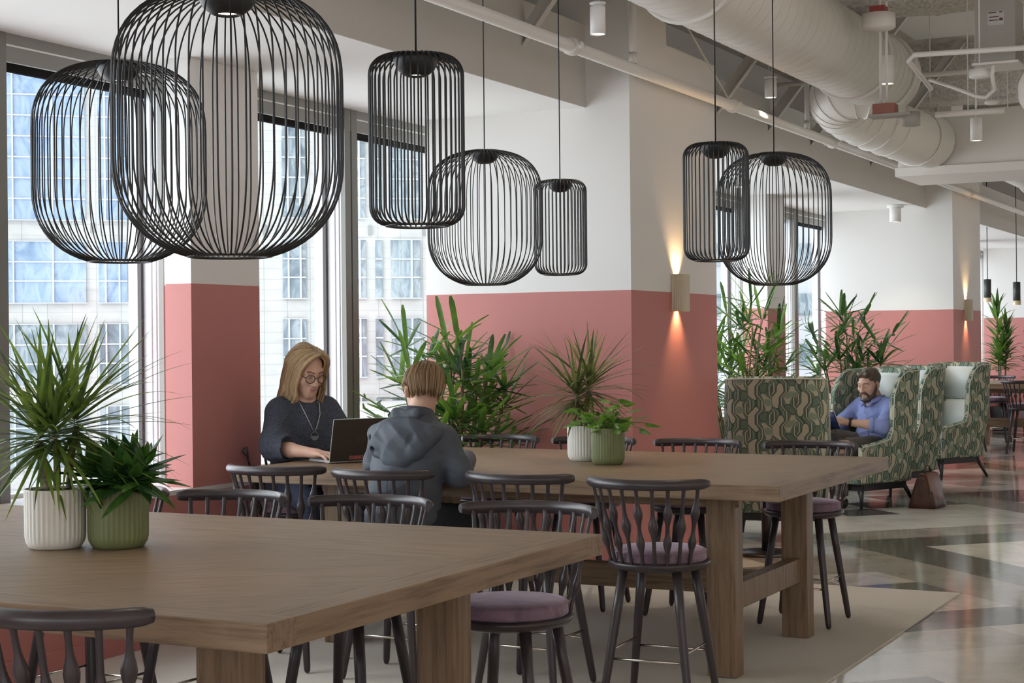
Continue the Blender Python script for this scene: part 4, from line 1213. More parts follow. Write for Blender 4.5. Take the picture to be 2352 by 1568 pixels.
def dracaena(label, loc, rz, pot, leafm, seed, heads, h_pot=0.185, r=0.095, n=62, Lm=0.36, lim=None):
    rr = random.Random(seed)
    t = thing('potted_dracaena', label, 'potted plant', loc, rz)
    fluted_pot(t, pot, r, h_pot); moss(t, r * .925, h_pot - .022, rr)
    for (bx, by, tx, ty, hz, sc_) in heads:
        z0 = h_pot - .02
        b = MB()
        pts = [Vector((bx, by, z0)).lerp(Vector((tx, ty, hz)), q) + Vector((rr.uniform(-.003, .003), rr.uniform(-.003, .003), 0)) for q in (0, .2, .4, .6, .8, 1)]
        b.tube(pts, [.0105, .0098, .0096, .0098, .0108, .007], 10); b.build('trunk', M['bark'], t)
        b = MB()
        for i in range(n):
            q = i / n
            az = i * 2.39996 + rr.uniform(-.3, .3)
            el = math.radians(74 - 112 * q ** 0.9 + rr.uniform(-10, 10))
            zz = hz + 0.085 * (1 - q) - .03
            ln = Lm * sc_ * (0.62 + 0.5 * math.sin(PI * (0.15 + 0.75 * q))) * rr.uniform(.8, 1.12)
            b.leaf((tx, ty, zz), az, el, ln, rr.uniform(.013, .021), droop=rr.uniform(.5, 2.0) * (0.35 + q), segs=9, fold=.35, prof=blade, sidebend=rr.uniform(-.25, .25))
        if lim: b.v = [lim(v) for v in b.v]
        b.build('foliage', leafm, t)
    return t
dracaena('tall spiky dracaena with three bare stems in a white fluted pot', (-3.607, 3.875, 0.9205), 0.5, M['pot_white'], M['leaf_drac'], 11,
         [(-.018, -.012, -.045, -.005, .335, 1.0), (.012, -.020, .012, -.045, .350, 1.05), (.035, .03, .055, .045, .375, 1.0)], Lm=.37)
dracaena('reddish spiky dracaena in a white fluted pot on the laptop table', (-3.585, 7.80, 0.9205), 1.2, M['pot_white'], M['leaf_drac2'], 5,
         [(-.03, 0, -.06, .0, .33, 1.0), (.02, .02, .06, .03, .37, 1.0)], n=60, Lm=.38)
# broad leaved dracaena in the sage pot
rr = random.Random(21)
t = thing('leafy_plant', 'bushy dark green plant in a sage green fluted pot on the nearest table', 'potted plant', (-3.432, 3.965, 0.9205))
fluted_pot(t, M['pot_green']); moss(t, .088, .163, rr)
b = MB(); st_b = MB()
for (cx, cy, cz, n, sc_) in ((-.06, -.02, .205, 20, 1.0), (.02, -.05, .195, 18, .95), (.06, .03, .222, 20, 1.05), (-.01, .05, .230, 18, 1.0), (.09, -.03, .20, 16, 1.0), (-.08, .05, .205, 16, .95)):
    st_b.tube([(cx * .5, cy * .5, .16), (cx, cy, cz)], .006, 6)
    for i in range(n):
        q = i / n
        b.leaf((cx, cy, cz + .03 * (1 - q)), i * 2.4 + rr.uniform(-.3, .3), math.radians(70 - 100 * q + rr.uniform(-8, 8)), .165 * sc_ * rr.uniform(.75, 1.12) * (.7 + .4 * q), rr.uniform(.036, .050), droop=rr.uniform(1.2, 3.2), segs=7, fold=.45, prof=lance, sidebend=rr.uniform(-.5, .5))
b.v = [v if v[2] > .19 or math.hypot(v[0], v[1]) > .105 else (v[0] * .105 / max(.03, math.hypot(v[0], v[1])), v[1] * .105 / max(.03, math.hypot(v[0], v[1])), v[2]) for v in b.v]
st_b.build('stems', M['cane'], t); b.build('foliage', M['leaf_dark'], t)
# pothos
rr = random.Random(33)
t = thing('pothos_plant', 'bright green heart-leaved plant in a sage green fluted pot on the laptop table', 'potted plant', (-3.366, 7.60, 0.9205))
fluted_pot(t, M['pot_green'], 0.087, 0.185); moss(t, .080, .163, rr)
b = MB(); st_b = MB()
heart = lambda t: (min(1, t * 6) ** .5) * (1 - t) ** .62 * 1.25 if t < 1 else 0.02
for i in range(56):
    az = i * 2.4 + rr.uniform(-.4, .4); el = math.radians(rr.uniform(-5, 85)); ln = rr.uniform(.06, .19)
    p0 = Vector((rr.uniform(-.04, .04), rr.uniform(-.04, .04), .165))
    d_ = Vector((math.cos(el) * math.cos(az), math.cos(el) * math.sin(az), math.sin(el) + .25)).normalized()
    p1 = p0 + d_ * ln * .6 + Vector((0, 0, .015)); p2 = p0 + d_ * ln + Vector((0, 0, -.01))
    st_b.tube([p0, p1, p2], .0016, 4)
    b.leaf(p2, az, math.radians(rr.uniform(-25, 40)), rr.uniform(.055, .095), rr.uniform(.042, .066), droop=rr.uniform(2, 6), segs=7, fold=.3, prof=heart, roll=rr.uniform(-.5, .5))
st_b.build('stems', M['leaf_pothos'], t); b.build('foliage', M['leaf_pothos'], t)

# lady palms: canes carrying fans of blunt leaflets
pleat = lambda t: (min(1.0, t * 4 + .25)) * (1 - max(0, t - .82) / .18 * .55)
def lady_palm(label, loc, seed, canes, H, spread, mat, clampf=None, zlow=0.35, pr=.17, ph=.36, leafL=.30, nl=7, thick=1.0):
    rr = random.Random(seed)
    t = thing('lady_palm', label, 'potted plant', loc)
    b = MB(); b.lathe([(pr * .8, 0.0), (pr * .85, .005), (pr, ph), (pr * .93, ph), (pr * .92, ph - .03), (0, ph - .03)], 32, cap=False); b.build('pot', M['pot_dark'], t)
    for c in range(canes):
        az = c * 2.4 + rr.uniform(-.4, .4); q = math.sqrt((c + .5) / canes)
        p0 = Vector((math.cos(az) * pr * .6 * q, math.sin(az) * pr * .6 * q, ph - .03))
        hh = H * rr.uniform(.62, 1.0)
        p1 = p0 + Vector((math.cos(az) * spread * q * .45, math.sin(az) * spread * q * .45, hh - ph))
        st_b = MB(); st_b.tube([p0, p0.lerp(p1, .5) + Vector((0, 0, .03)), p1], [.011, .010, .007], 7)
        lf = MB()
        for i in range(nl):
            f_ = zlow + (1 - zlow) * (i + .6) / nl
            base = p0.lerp(p1, f_)
            a2 = az + i * 2.39996 + rr.uniform(-.5, .5); e2 = math.radians(20 + 55 * f_ + rr.uniform(-12, 12))
            pl = rr.uniform(.16, .30) * (1.15 - .35 * f_) * spread / .45
            d_ = Vector((math.cos(e2) * math.cos(a2), math.cos(e2) * math.sin(a2), math.sin(e2)))
            m1 = base + d_ * pl * .55; m2 = base + d_ * pl + Vector((0, 0, -.03 * pl / .2))
            st_b.tube([base, m1, m2], [.004, .0034, .003], 5)
            k = rr.choice([5, 6, 7, 8])
            side = Vector((-math.sin(a2), math.cos(a2), 0))
            fd = (m2 - m1).normalized()
            tilt = rr.uniform(-.25, .35)
            for j in range(k):
                an = math.radians(-98 + 196 * j / (k - 1)) + rr.uniform(-.08, .08)
                dd = fd * math.cos(an) + side * math.sin(an) + Vector((0, 0, tilt * .35))
                az3 = math.atan2(dd.y, dd.x); el3 = math.asin(max(-1, min(1, dd.normalized().z)))
                ln = leafL * (0.66 + .34 * math.cos(an * .8)) * rr.uniform(.88, 1.1)
                lf.leaf(m2, az3, el3, ln, rr.uniform(.026, .042) * thick, droop=rr.uniform(.3, 1.5), segs=6, fold=.30, prof=pleat, roll=rr.uniform(-.2, .2))
        if clampf:
            lf.v = [clampf(v) for v in lf.v]; st_b.v = [clampf(v) for v in st_b.v]
        cn = st_b.build('cane', M['cane'], t); lf.build('fronds', mat, cn)
    return t
def wallclamp(ox, oy, ymax=None, xmin=None, xmax=None, ymin=None):
    def f(v):
        x, y, z = v
        if ymax is not None and y + oy > ymax: y = ymax - oy - 0.02 * math.tanh((y + oy - ymax) * 4)
        if ymin is not None and y + oy < ymin: y = ymin - oy
        if xmin is not None and x + ox < xmin: x = xmin - ox + 0.0
        if xmax is not None and x + ox > xmax: x = xmax - ox
        return (x, y, z)
    return f
lady_palm('lush lady palm in the corner between the window and the pink wall', (-5.17, 9.22, 0.0105), 3, 11, 1.46, .56, M['leaf_palm'], wallclamp(-5.17, 9.22, 9.70, -5.79, None), leafL=.33, pr=.2, ph=.4, nl=6)
lady_palm('wide lady palm rising behind the backward-facing armchair, against the bright window', (-5.02, 14.3, 0), 9, 12, 1.70, .66, M['leaf_palm'], wallclamp(-5.02, 14.3, 19.0, -5.44), leafL=.36, pr=.22, ph=.45, nl=6, thick=.85)
lady_palm('dark lady palm close behind the sconce column, half hidden by it', (-5.05, 12.0, 0), 14, 9, 1.75, .5, M['leaf_palm2'], wallclamp(-5.05, 12.0, 13.4, -5.44, None, 11.36), leafL=.34, pr=.2, ph=.45)
lady_palm('lady palm in front of the far pink wall, behind the bearded man', (-4.98, 17.9, 0), 23, 9, 1.66, .66, M['leaf_palm2'], wallclamp(-4.98, 17.9, 19.32, -5.44), leafL=.36, pr=.22, ph=.45, thick=1.0, nl=6)
# far corner plants
rr = random.Random(41)
t = thing('tall_corn_plant', 'tall bright green plant in the far corner beyond the distant table', 'potted plant', (-5.12, 27.6, 0))
b = MB(); b.lathe([(.15, 0), (.2, .4), (.18, .4), (.17, .37), (0, .37)], 24, cap=False); b.build('pot', M['pot_dark'], t)
for (x, y, z0, z1) in ((-.06, .0, .37, 1.95), (.08, .05, .37, 1.6), (.0, -.08, .37, 1.3)):
    b = MB(); b.tube([(x * .5, y * .5, z0), (x, y, z1)], .014, 7); tk = b.build('trunk', M['bark'], t)
    b = MB()
    for i in range(58):
        q = i / 58
        b.leaf((x * (1 - q * .5), y, z1 + .08 - q * (z1 - .85) * .9), i * 2.4 + rr.uniform(-.3, .3), math.radians(70 - 60 * q + rr.uniform(-12, 12)), rr.uniform(.28, .42), rr.uniform(.04, .06), droop=rr.uniform(1.2, 3.0), segs=6, fold=.3, prof=lance)
    b.v = [wallclamp(-5.12, 27.6, 28.9, -5.79)(v) for v in b.v]
    b.build('foliage', M['leaf_palm'], tk)
t = thing('rubber_plant', 'grey green rubber plant below the second far pendant', 'potted plant', (-4.52, 27.0, 0))
b = MB(); b.lathe([(.15, 0), (.19, .36), (.17, .36), (.16, .33), (0, .33)], 24, cap=False); b.build('pot', M['pot_dark'], t)
b = MB(); b.tube([(0, 0, .33), (.03, .02, 1.55)], .013, 7); b.build('trunk', M['bark'], t)
b = MB()
for i in range(42):
    b.leaf((.02, .01, .75 + .8 * i / 42), i * 2.4, math.radians(rr.uniform(10, 60)), rr.uniform(.2, .3), rr.uniform(.10, .14), droop=rr.uniform(.6, 2), segs=6, fold=.2, prof=lance)
b.build('foliage', m_leaf('grey green rubber leaf', (.06, .12, .07), (.16, .24, .15), .35), t)
t = thing('floor_planter', 'dark floor planter with trailing green, seen between far stool legs', 'potted plant', (-3.98, 27.2, 0))
b = MB(); b.lathe([(.18, 0), (.22, .55), (.2, .55), (.19, .5), (0, .5)], 24, cap=False); b.build('pot', M['pot_dark'], t)
b = MB()
for i in range(40): b.leaf((0.1 * math.cos(i), .1 * math.sin(i), .5), i * 2.4, math.radians(rr.uniform(0, 70)), rr.uniform(.12, .25), .03, droop=3, segs=6, prof=lance)
b.build('foliage', M['leaf_pothos'], t)
# ------------------------------------------------------------------ people: one smooth surface per body / garment, from a distance field
class Field:
    def __init__(s, lo, hi, h):
        s.lo = np.array(lo, dtype=np.float32); s.h = h
        s.n = np.ceil((np.array(hi) - np.array(lo)) / h).astype(int) + 1
        s.ax = [s.lo[i] + h * np.arange(s.n[i], dtype=np.float32) for i in range(3)]
        s.D = np.full(tuple(s.n), 0.15, dtype=np.float32)
    def _box(s, lo, hi):
        sl = []
        for i in range(3):
            a = int(max(0, math.floor((lo[i] - s.lo[i]) / s.h))); b = int(min(s.n[i], math.ceil((hi[i] - s.lo[i]) / s.h) + 1))
            if b <= a: return None, None
            sl.append(slice(a, b))
        g = (s.ax[0][sl[0]][:, None, None], s.ax[1][sl[1]][None, :, None], s.ax[2][sl[2]][None, None, :])
        return tuple(sl), g
    def _merge(s, sl, d, k, op):
        A = s.D[sl]
        if op == 'u':
            if k > 0:
                h = np.clip(0.5 + 0.5 * (A - d) / k, 0, 1); s.D[sl] = A * (1 - h) + d * h - k * h * (1 - h)
            else: s.D[sl] = np.minimum(A, d)
        else:
            if k > 0:
                d = -d; h = np.clip(0.5 - 0.5 * (A - d) / k, 0, 1); s.D[sl] = A * (1 - h) + d * h + k * h * (1 - h)
            else: s.D[sl] = np.maximum(A, -d)
    def cap(s, a, b, ra, rb=None, k=0.02, op='u'):
        rb = ra if rb is None else rb
        a, b = np.array(a, dtype=np.float32), np.array(b, dtype=np.float32)
        m = max(ra, rb) + k + 0.03
        sl, g = s._box(np.minimum(a, b) - m, np.maximum(a, b) + m)
        if sl is None: return
        ab = b - a; L2 = float(ab @ ab) + 1e-9
        t = ((g[0] - a[0]) * ab[0] + (g[1] - a[1]) * ab[1] + (g[2] - a[2]) * ab[2]) / L2
        t = np.clip(t, 0, 1)
        d = np.sqrt((g[0] - a[0] - t * ab[0]) ** 2 + (g[1] - a[1] - t * ab[1]) ** 2 + (g[2] - a[2] - t * ab[2]) ** 2) - (ra + t * (rb - ra))
        s._merge(sl, d, k, op)
    def chain(s, pts, rad, k=0.02):
        for i in range(len(pts) - 1): s.cap(pts[i], pts[i + 1], rad[i], rad[i + 1], k)
    def ell(s, c, r, k=0.02, op='u', rot=None):
        c = np.array(c, dtype=np.float32); r = np.array(r, dtype=np.float32)
        m = float(r.max()) + k + 0.03
        sl, g = s._box(c - m, c + m)
        if sl is None: return
        x, y, z = g[0] - c[0], g[1] - c[1], g[2] - c[2]
        if rot is not None:
            Rm = np.array(rot.transposed() if hasattr(rot, 'transposed') else np.array(rot).T, dtype=np.float32)
            x, y, z = (Rm[0, 0] * x + Rm[0, 1] * y + Rm[0, 2] * z, Rm[1, 0] * x + Rm[1, 1] * y + Rm[1, 2] * z, Rm[2, 0] * x + Rm[2, 1] * y + Rm[2, 2] * z)
        k0 = np.sqrt((x / r[0]) ** 2 + (y / r[1]) ** 2 + (z / r[2]) ** 2)
        k1 = np.sqrt((x / r[0] ** 2) ** 2 + (y / r[1] ** 2) ** 2 + (z / r[2] ** 2) ** 2) + 1e-6
        s._merge(sl, k0 * (k0 - 1) / k1, k, op)
    def plane(s, p, n, lo, hi, k=0.004):
        """cut away the side n points to, inside the box lo..hi"""
        sl, g = s._box(np.array(lo), np.array(hi))
        n = np.array(n, dtype=np.float32); n /= np.linalg.norm(n)
        d = (g[0] - p[0]) * n[0] + (g[1] - p[1]) * n[1] + (g[2] - p[2]) * n[2]
        s._merge(sl, -d, k, 's')
    def disp(s, f):
        g = (s.ax[0][:, None, None], s.ax[1][None, :, None], s.ax[2][None, None, :])
        s.D += f(*g).astype(np.float32)
    def mesh(s):
        D = s.D; neg = D < 0
        nx, ny, nz = D.shape
        c = np.zeros((nx - 1, ny - 1, nz - 1), dtype=np.uint8)
        for i in (0, 1):
            for j in (0, 1):
                for k in (0, 1): c += neg[i:nx - 1 + i, j:ny - 1 + j, k:nz - 1 + k]
        act = (c > 0) & (c < 8)
        idx = np.argwhere(act); vid = np.full(act.shape, -1, dtype=np.int32); vid[act] = np.arange(len(idx))
        acc = np.zeros((len(idx), 3), dtype=np.float64); cnt = np.zeros(len(idx))
        I = idx
        for ax in range(3):
            o1, o2 = [q for q in range(3) if q != ax]
            for u in (0, 1):
                for v in (0, 1):
                    p = I.copy(); p[:, o1] += u; p[:, o2] += v
                    q = p.copy(); q[:, ax] += 1
                    da = D[p[:, 0], p[:, 1], p[:, 2]]; db = D[q[:, 0], q[:, 1], q[:, 2]]
                    m = (da < 0) != (db < 0)
                    t = np.where(m, da / np.where(np.abs(da - db) < 1e-12, 1, da - db), 0)
                    P = p.astype(np.float64); P[:, ax] += t
                    acc[m] += P[m]; cnt[m] += 1
        V = acc / np.maximum(cnt, 1)[:, None] * s.h + s.lo
        F = []
        for ax in range(3):
            o1, o2 = [(1, 2), (2, 0), (0, 1)][ax]
            a = [slice(None)] * 3; b = [slice(None)] * 3
            a[ax] = slice(0, -1); b[ax] = slice(1, None)
            ch = neg[tuple(a)] != neg[tuple(b)]
            w = np.argwhere(ch)
            w = w[(w[:, o1] > 0) & (w[:, o2] > 0)]
            lim = np.array(act.shape)
            w = w[(w[:, o1] < lim[o1]) & (w[:, o2] < lim[o2]) & (w[:, ax] < lim[ax])]
            def at(du, dv):
                q = w.copy(); q[:, o1] -= du; q[:, o2] -= dv; return vid[q[:, 0], q[:, 1], q[:, 2]]
            quad = np.stack([at(1, 1), at(0, 1), at(0, 0), at(1, 0)], axis=1)
            inside = neg[w[:, 0], w[:, 1], w[:, 2]]
            quad[~inside] = quad[~inside][:, ::-1]
            F.append(quad[(quad >= 0).all(axis=1)])
        F = np.concatenate(F)
        # light smoothing
        e = np.concatenate([F[:, [0, 1]], F[:, [1, 2]], F[:, [2, 3]], F[:, [3, 0]]])
        for _ in range(2):
            sm = np.zeros_like(V); n_ = np.zeros(len(V))
            np.add.at(sm, e[:, 0], V[e[:, 1]]); np.add.at(n_, e[:, 0], 1)
            np.add.at(sm, e[:, 1], V[e[:, 0]]); np.add.at(n_, e[:, 1], 1)
            V = V * 0.6 + 0.4 * sm / np.maximum(n_, 1)[:, None]
        return V, F
    def build(s, name, mats, parent, matf=None):
        V, F = s.mesh()
        me = bpy.data.meshes.new(name)
        me.vertices.add(len(V)); me.vertices.foreach_set('co', V.astype(np.float32).ravel())
        me.loops.add(len(F) * 4); me.loops.foreach_set('vertex_index', F.astype(np.int32).ravel())
        me.polygons.add(len(F)); me.polygons.foreach_set('loop_start', np.arange(0, len(F) * 4, 4, dtype=np.int32))
        me.polygons.foreach_set('use_smooth', np.ones(len(F), dtype=bool))
        mats = mats if isinstance(mats, list) else [mats]
        for m in mats: me.materials.append(m)
        if matf is not None:
            C_ = V[F].mean(axis=1); me.polygons.foreach_set('material_index', matf(C_).astype(np.int32))
        me.update(calc_edges=True); me.validate()
        o = bpy.data.objects.new(name, me); COL.objects.link(o); o.parent = parent
        return o

def skin_mat(name, base):
    m, nt, out = new_mat(name)
    p = principled(nt, out, base, 0.48, spec=0.35)
    p.inputs['Subsurface Weight'].default_value = 0.12; p.inputs['Subsurface Radius'].default_value = (0.02, 0.008, 0.004)
    g = nd(nt, 'ShaderNodeTexCoord'); f = noise(nt, g.outputs['Object'], 18, 3)
    r = ramp(nt, f, [(0.3, [base[0] * .93, base[1] * .86, base[2] * .84]), (0.7, base)])
    L(nt, r.outputs[0], p.inputs['Base Color']); return m
SK = skin_mat('fair skin', (0.66, 0.42, 0.315)); SKL = simple('lip', (0.50, 0.245, 0.20), 0.45); 
BROW = simple('brown brow', (0.14, 0.08, 0.045), 0.8)
def hair_mat(name, a, b):
    m, nt, out = new_mat(name)
    p = principled(nt, out, a, 0.42, spec=0.45)
    g = nd(nt, 'ShaderNodeNewGeometry'); tc = nd(nt, 'ShaderNodeTexCoord')
    f = noise(nt, mapping(nt, tc.outputs['Object'], (1, 1, .25)), 60, 3)
    q = X(nt, g.outputs['Random Per Island']) * 0.65 + X(nt, f) * 0.35
    r = ramp(nt, q.k, [(0.15, a), (0.85, b)])
    L(nt, r.outputs[0], p.inputs['Base Color']); L(nt, bump(nt, f, .35, .004), p.inputs['Normal'])
    return m
def head_parts(F, H, scale=1.0, male=False):
    """add a head to field F; H is a 4x4 matrix head frame -> figure frame"""
    Rm = H.to_3x3()
    def P(x, y, z): return H @ Vector((x * scale, y * scale, z * scale))
    def e(c, r, k=.02, op='u', rr=None): F.ell(P(*c), [q * scale for q in r], k * scale, op, Rm if rr is None else Rm @ rr)
    def c(a, b, ra, rb, k=.015, op='u'): F.cap(P(*a), P(*b), ra * scale, rb * scale, k * scale, op)
    e((0, -.014, .030), (.076, .097, .086), 0)
    e((0, .026, -.030), (.062, .064, .086), .03)
    jw = .054 if male else .047
    e((0, .036, -.075), (jw, .048, .040), .03)
    c((-.010, .073, -.099), (.010, .073, -.099), .018, .018, .03)
    for s in (-1, 1):
        e((s * .044, .058, -.020), (.022, .024, .022), .025)
        c((s * .012, .088, .033), (s * .044, .076, .032), .011, .010, .02)
        e((s * .033, .098, .010), (.019, .016, .013), .016, 's')
        e((s * .032, .076, .010), (.0155, .0135, .0125), .006)
        e((s * .0785, -.008, -.006), (.009, .020, .033), .008, 'u', Matrix.Rotation(s * .25, 3, 'Z'))
        e((s * .086, -.006, -.004), (.006, .011, .020), .006, 's')
        e((s * .0125, .101, -.031), (.0085, .010, .0075), .010)
    c((0, .090, .018), (0, .113, -.026), .0075, .0115, .014)
    c((-.017, .088, -.0545), (.017, .088, -.0545), .007, .007, .010)
    c((0, .094, -.0535), (0, .0945, -.054), .0075, .0075, .008)
    c((-.015, .088, -.0655), (.015, .088, -.0655), .0082, .0082, .010)
    c((-.024, .089, -.0598), (.024, .089, -.0598), .0022, .0022, .004, 's')
def face_mats(H, scale):
    inv = np.array(H.inverted())
    def f(C_):
        Q = (C_ @ inv[:3, :3].T + inv[:3, 3]) / scale
        x, y, z = np.abs(Q[:, 0]), Q[:, 1], Q[:, 2]
        out = np.zeros(len(Q), dtype=np.int32)
        out[(y > .086) & (x < .0195 - ((z + .0598) / .009) ** 2 * .007) & (z > -.0685) & (z < -.0515)] = 1
        out[(y > .06) & (x > .012) & (x < .052) & (np.abs(z - (.0335 + .004 * np.sin((x - .012) * 70))) < .0030)] = 2
        return out
    return f
def lashes(H, scale, parent, mat):
    b = MB()
    for s in (-1, 1):
        pts = [H @ (Vector((s * (.019 + .026 * q), .0905 - .012 * q * q, .0055 - .004 * math.sin(PI * q))) * scale) for q in (0, .25, .5, .75, 1)]
        b.tube(pts, [.0008, .0016, .0018, .0016, .0008], 5)
    return b.build('eyelashes', mat, parent)
def hand(F, W, d, nrm, side, curls, scale=1.0, k=.005):
    """W wrist, d direction of the fingers, nrm back of the hand, side +1 when the thumb lies towards d x nrm"""
    W, d, nrm = Vector(W), Vector(d).normalized(), Vector(nrm).normalized()
    nrm = (nrm - d * nrm.dot(d)).normalized(); t = d.cross(nrm) * side       # towards the thumb
    S_ = scale
    F.cap(W - d * .01, W + d * .03 * S_, .021 * S_, .024 * S_, .012)
    kn = []
    for i, o in enumerate((.033, .011, -.011, -.031)):
        q = W + d * (.086 - .004 * abs(i - 1)) * S_ + t * o * S_
        F.cap(W + d * .025 * S_ + t * o * .6 * S_, q, .0145 * S_, .0110 * S_, .012); kn.append(q)
    Ls = [(.042, .026, .020), (.047, .029, .021), (.043, .027, .020), (.034, .021, .018)]
    for i, q in enumerate(kn):
        dd = (d + t * (.14 - .09 * i)).normalized(); p = q
        ax_ = dd.cross(nrm).normalized()
        for j in range(3):
            dd = (Matrix.Rotation(-curls[i] * (.8, 1.0, .75)[j], 3, ax_) @ dd).normalized()
            p2 = p + dd * Ls[i][j] * S_
            r = (.0088, .0080, .0072)[j] * S_
            F.cap(p, p2, r, r * .93, k); p = p2
    b0 = W + d * .018 * S_ + t * .022 * S_
    b1 = b0 + (d * .55 + t * .75 - nrm * .25).normalized() * .040 * S_
    b2 = b1 + (d * .88 + t * .30 - nrm * .30).normalized() * .030 * S_
    b3 = b2 + (d * .95 + t * .05 - nrm * .30).normalized() * .024 * S_
    F.cap(b0, b1, .0145 * S_, .0110 * S_, .010); F.cap(b1, b2, .0102 * S_, .0094 * S_, k); F.cap(b2, b3, .0092 * S_, .0074 * S_, k)
def frame(c, pitch=0.0, yaw=0.0, roll=0.0):
    return Matrix.Translation(c) @ Matrix.Rotation(yaw, 4, 'Z') @ Matrix.Rotation(pitch, 4, 'X') @ Matrix.Rotation(roll, 4, 'Y')
def folds(*waves):
    """sum of warped sine creases: (amp, (kx, ky, kz), phase, centre, radius)"""
    def f(x, y, z):
        o = 0.0
        for (amp, kv, ph, c, r) in waves:
            m = np.exp(-((x - c[0]) ** 2 + (y - c[1]) ** 2 + (z - c[2]) ** 2) / (r * r))
            w = kv[0] * x + kv[1] * y + kv[2] * z + ph + 0.9 * np.sin(9 * x + 5 * z) + 0.7 * np.sin(11 * y - 7 * z + 1.3)
            o = o + amp * m * (np.abs(np.sin(w)) ** 0.7 - .6)
        return o
    return f
def cloth(name, base, var=.12, vs=200, rough=.85, stretch=(1, 1, 1), bmp=.25, bs=420):
    return simple(name, base, rough, spec=.2, var=var, vscale=vs, bmp=bmp, bscale=bs, stretch=stretch)
def locks(name, H, scale, mat, parent, items, rbase=.010, sides=6):
    """items: list of point lists in the head frame (metres) with a radius factor"""
    b = MB()
    for pts, rf in items:
        n = len(pts)
        P = [H @ (Vector(p) * scale) for p in pts]
        rad = [(rbase * rf * scale * (.55 + .45 * math.sin(PI * min(1, .25 + .75 * i / (n - 1)))) * (1 if i < n - 1 else .35),) * 2 for i in range(n)]
        rad = [(a * 1.25, c_ * .62) for a, c_ in rad]
        b.tube(P, rad, sides)
    return b.build(name, mat, parent)

# ---------------- the woman with glasses
SW = 1.07
F_w = face(.87, -.49)
wm = thing('person', 'woman with glasses and shoulder-length blond hair typing on a laptop, grey sweater and long necklace', 'person', (-5.20, 7.51, 0), F_w)
wm.scale = (SW, SW, SW)
HW = frame((0.0, .095, 1.305), math.radians(-24), math.radians(4))
B = Field((-.42, -.22, .12), (.42, .62, 1.46), .005)
head_parts(B, HW, 1.0)
nb = Vector((0, .055, 1.165))
B.cap(HW @ Vector((0, -.022, -.055)), nb, .046, .050, .02)
B.cap((-.10, .045, 1.125), (.10, .045, 1.125), .055, .055, .04)
B.ell((0, .04, 1.0), (.145, .095, .16), .04); B.ell((0, .02, .82), (.13, .095, .15), .05); B.ell((0, 0, .71), (.155, .115, .10), .05)
arm_R = [(.145, .05, 1.10), (.200, .150, .922), (.110, .375, .905)]
arm_L = [(-.145, .05, 1.10), (-.200, .150, .922), (-.060, .375, .905)]
for A in (arm_R, arm_L):
    B.cap(A[0], A[1], .046, .040, .03); 
    mid = tuple(np.array(A[1]) * .62 + np.array(A[2]) * .38)
    B.cap(A[1], mid, .040, .037, .015); B.cap(mid, A[2], .037, .0235, .015)
hand(B, arm_R[2], (-.35, .93, -.04), (0, .05, 1), -1, (.34, .30, .34, .40))
hand(B, arm_L[2], (.30, .95, -.04), (0, .05, 1), 1, (.34, .30, .34, .40))
for s in (-1, 1):
    B.cap((s * .085, .01, .70), (s * .115, .40, .66), .075, .055, .03); B.cap((s * .115, .40, .66), (s * .10, .32, .27), .052, .035, .02); B.cap((s * .10, .30, .235), (s * .10, .44, .225), .032, .026, .02)
bw = B.build('body', [SK, SKL, BROW], wm, face_mats(HW, 1.0))
lashes(HW, 1.0, wm, BROW)
G = Field((-.44, -.24, .62), (.44, .46, 1.26), .006)
G.ell((0, .035, 1.0), (.175, .120, .17), 0); G.ell((0, .02, .82), (.165, .13, .18), .06)
G.cap((-.115, .045, 1.112), (.115, .045, 1.112), .062, .062, .05)
for s in (-1, 1):
    G.cap((s * .140, .048, 1.09), (s * .200, .135, .940), .070, .072, .05)
    G.cap((s * .200, .135, .940), (s * .175, .255, .922), .072, .064, .03)
    G.cap((s * .10, .05, .92), (s * .19, .13, .925), .075, .065, .06)
    dcut = Vector((-s * .45, .88, .0)).normalized()
    pc = Vector((s * .175, .240, .925))
    G.plane(pc, dcut, (min(s * .02, s * .44), .16, .80), (max(s * .02, s * .44), .46, 1.02))
    G.ell(pc + dcut * .01 + Vector((0, 0, .0)), (.060, .045, .060), .006, 's')
G.ell((0, .075, 1.225), (.090, .085, .050), .012, 's')
G.plane((0, 0, .70), (0, 0, -1), (-.4, -.24, .60), (.4, .4, .74))
G.disp(folds((.006, (34, 10, 46), 0, (.2, .13, .95), .16), (.006, (-34, 10, 46), 1, (-.2, .13, .95), .16), (.006, (26, 0, -40), .5, (.05, .16, .92), .18), (.005, (10, 0, 55), 2, (0, .1, .80), .18), (.004, (50, 0, 18), 1, (0, .1, 1.02), .15)))
swm = cloth('charcoal knit', (0.064, 0.072, 0.092), .45, 160, .95)
G.build('sweater', swm, wm)
J = Field((-.28, -.2, .14), (.28, .56, .84), .007)
J.ell((0, 0, .715), (.175, .135, .105), 0)
for s in (-1, 1):
    J.cap((s * .085, .01, .70), (s * .115, .40, .66), .088, .066, .05); J.cap((s * .115, .40, .66), (s * .10, .32, .285), .064, .050, .03)
    J.plane((s * .1, .32, .285), (0, -.2, -1), (s * .1 - .1, .2, .14), (s * .1 + .1, .48, .33))
J.disp(folds((.005, (0, 40, 30), 0, (0, .38, .68), .2), (.005, (30, 30, 10), 1, (0, .1, .72), .2)))
J.build('jeans', cloth('dark blue denim', (0.045, 0.055, 0.085), .35, 120, .9), wm)
for s in (-1, 1):
    Q = Field((s * .1 - .07, .2, .16), (s * .1 + .07, .52, .32), .005)
    Q.cap((s * .10, .285, .235), (s * .10, .43, .222), .044, .034, .02); Q.cap((s * .1, .29, .25), (s * .1, .31, .285), .040, .036, .02)
    Q.build('shoe', simple('black shoe', (.02, .02, .022), .5), wm)
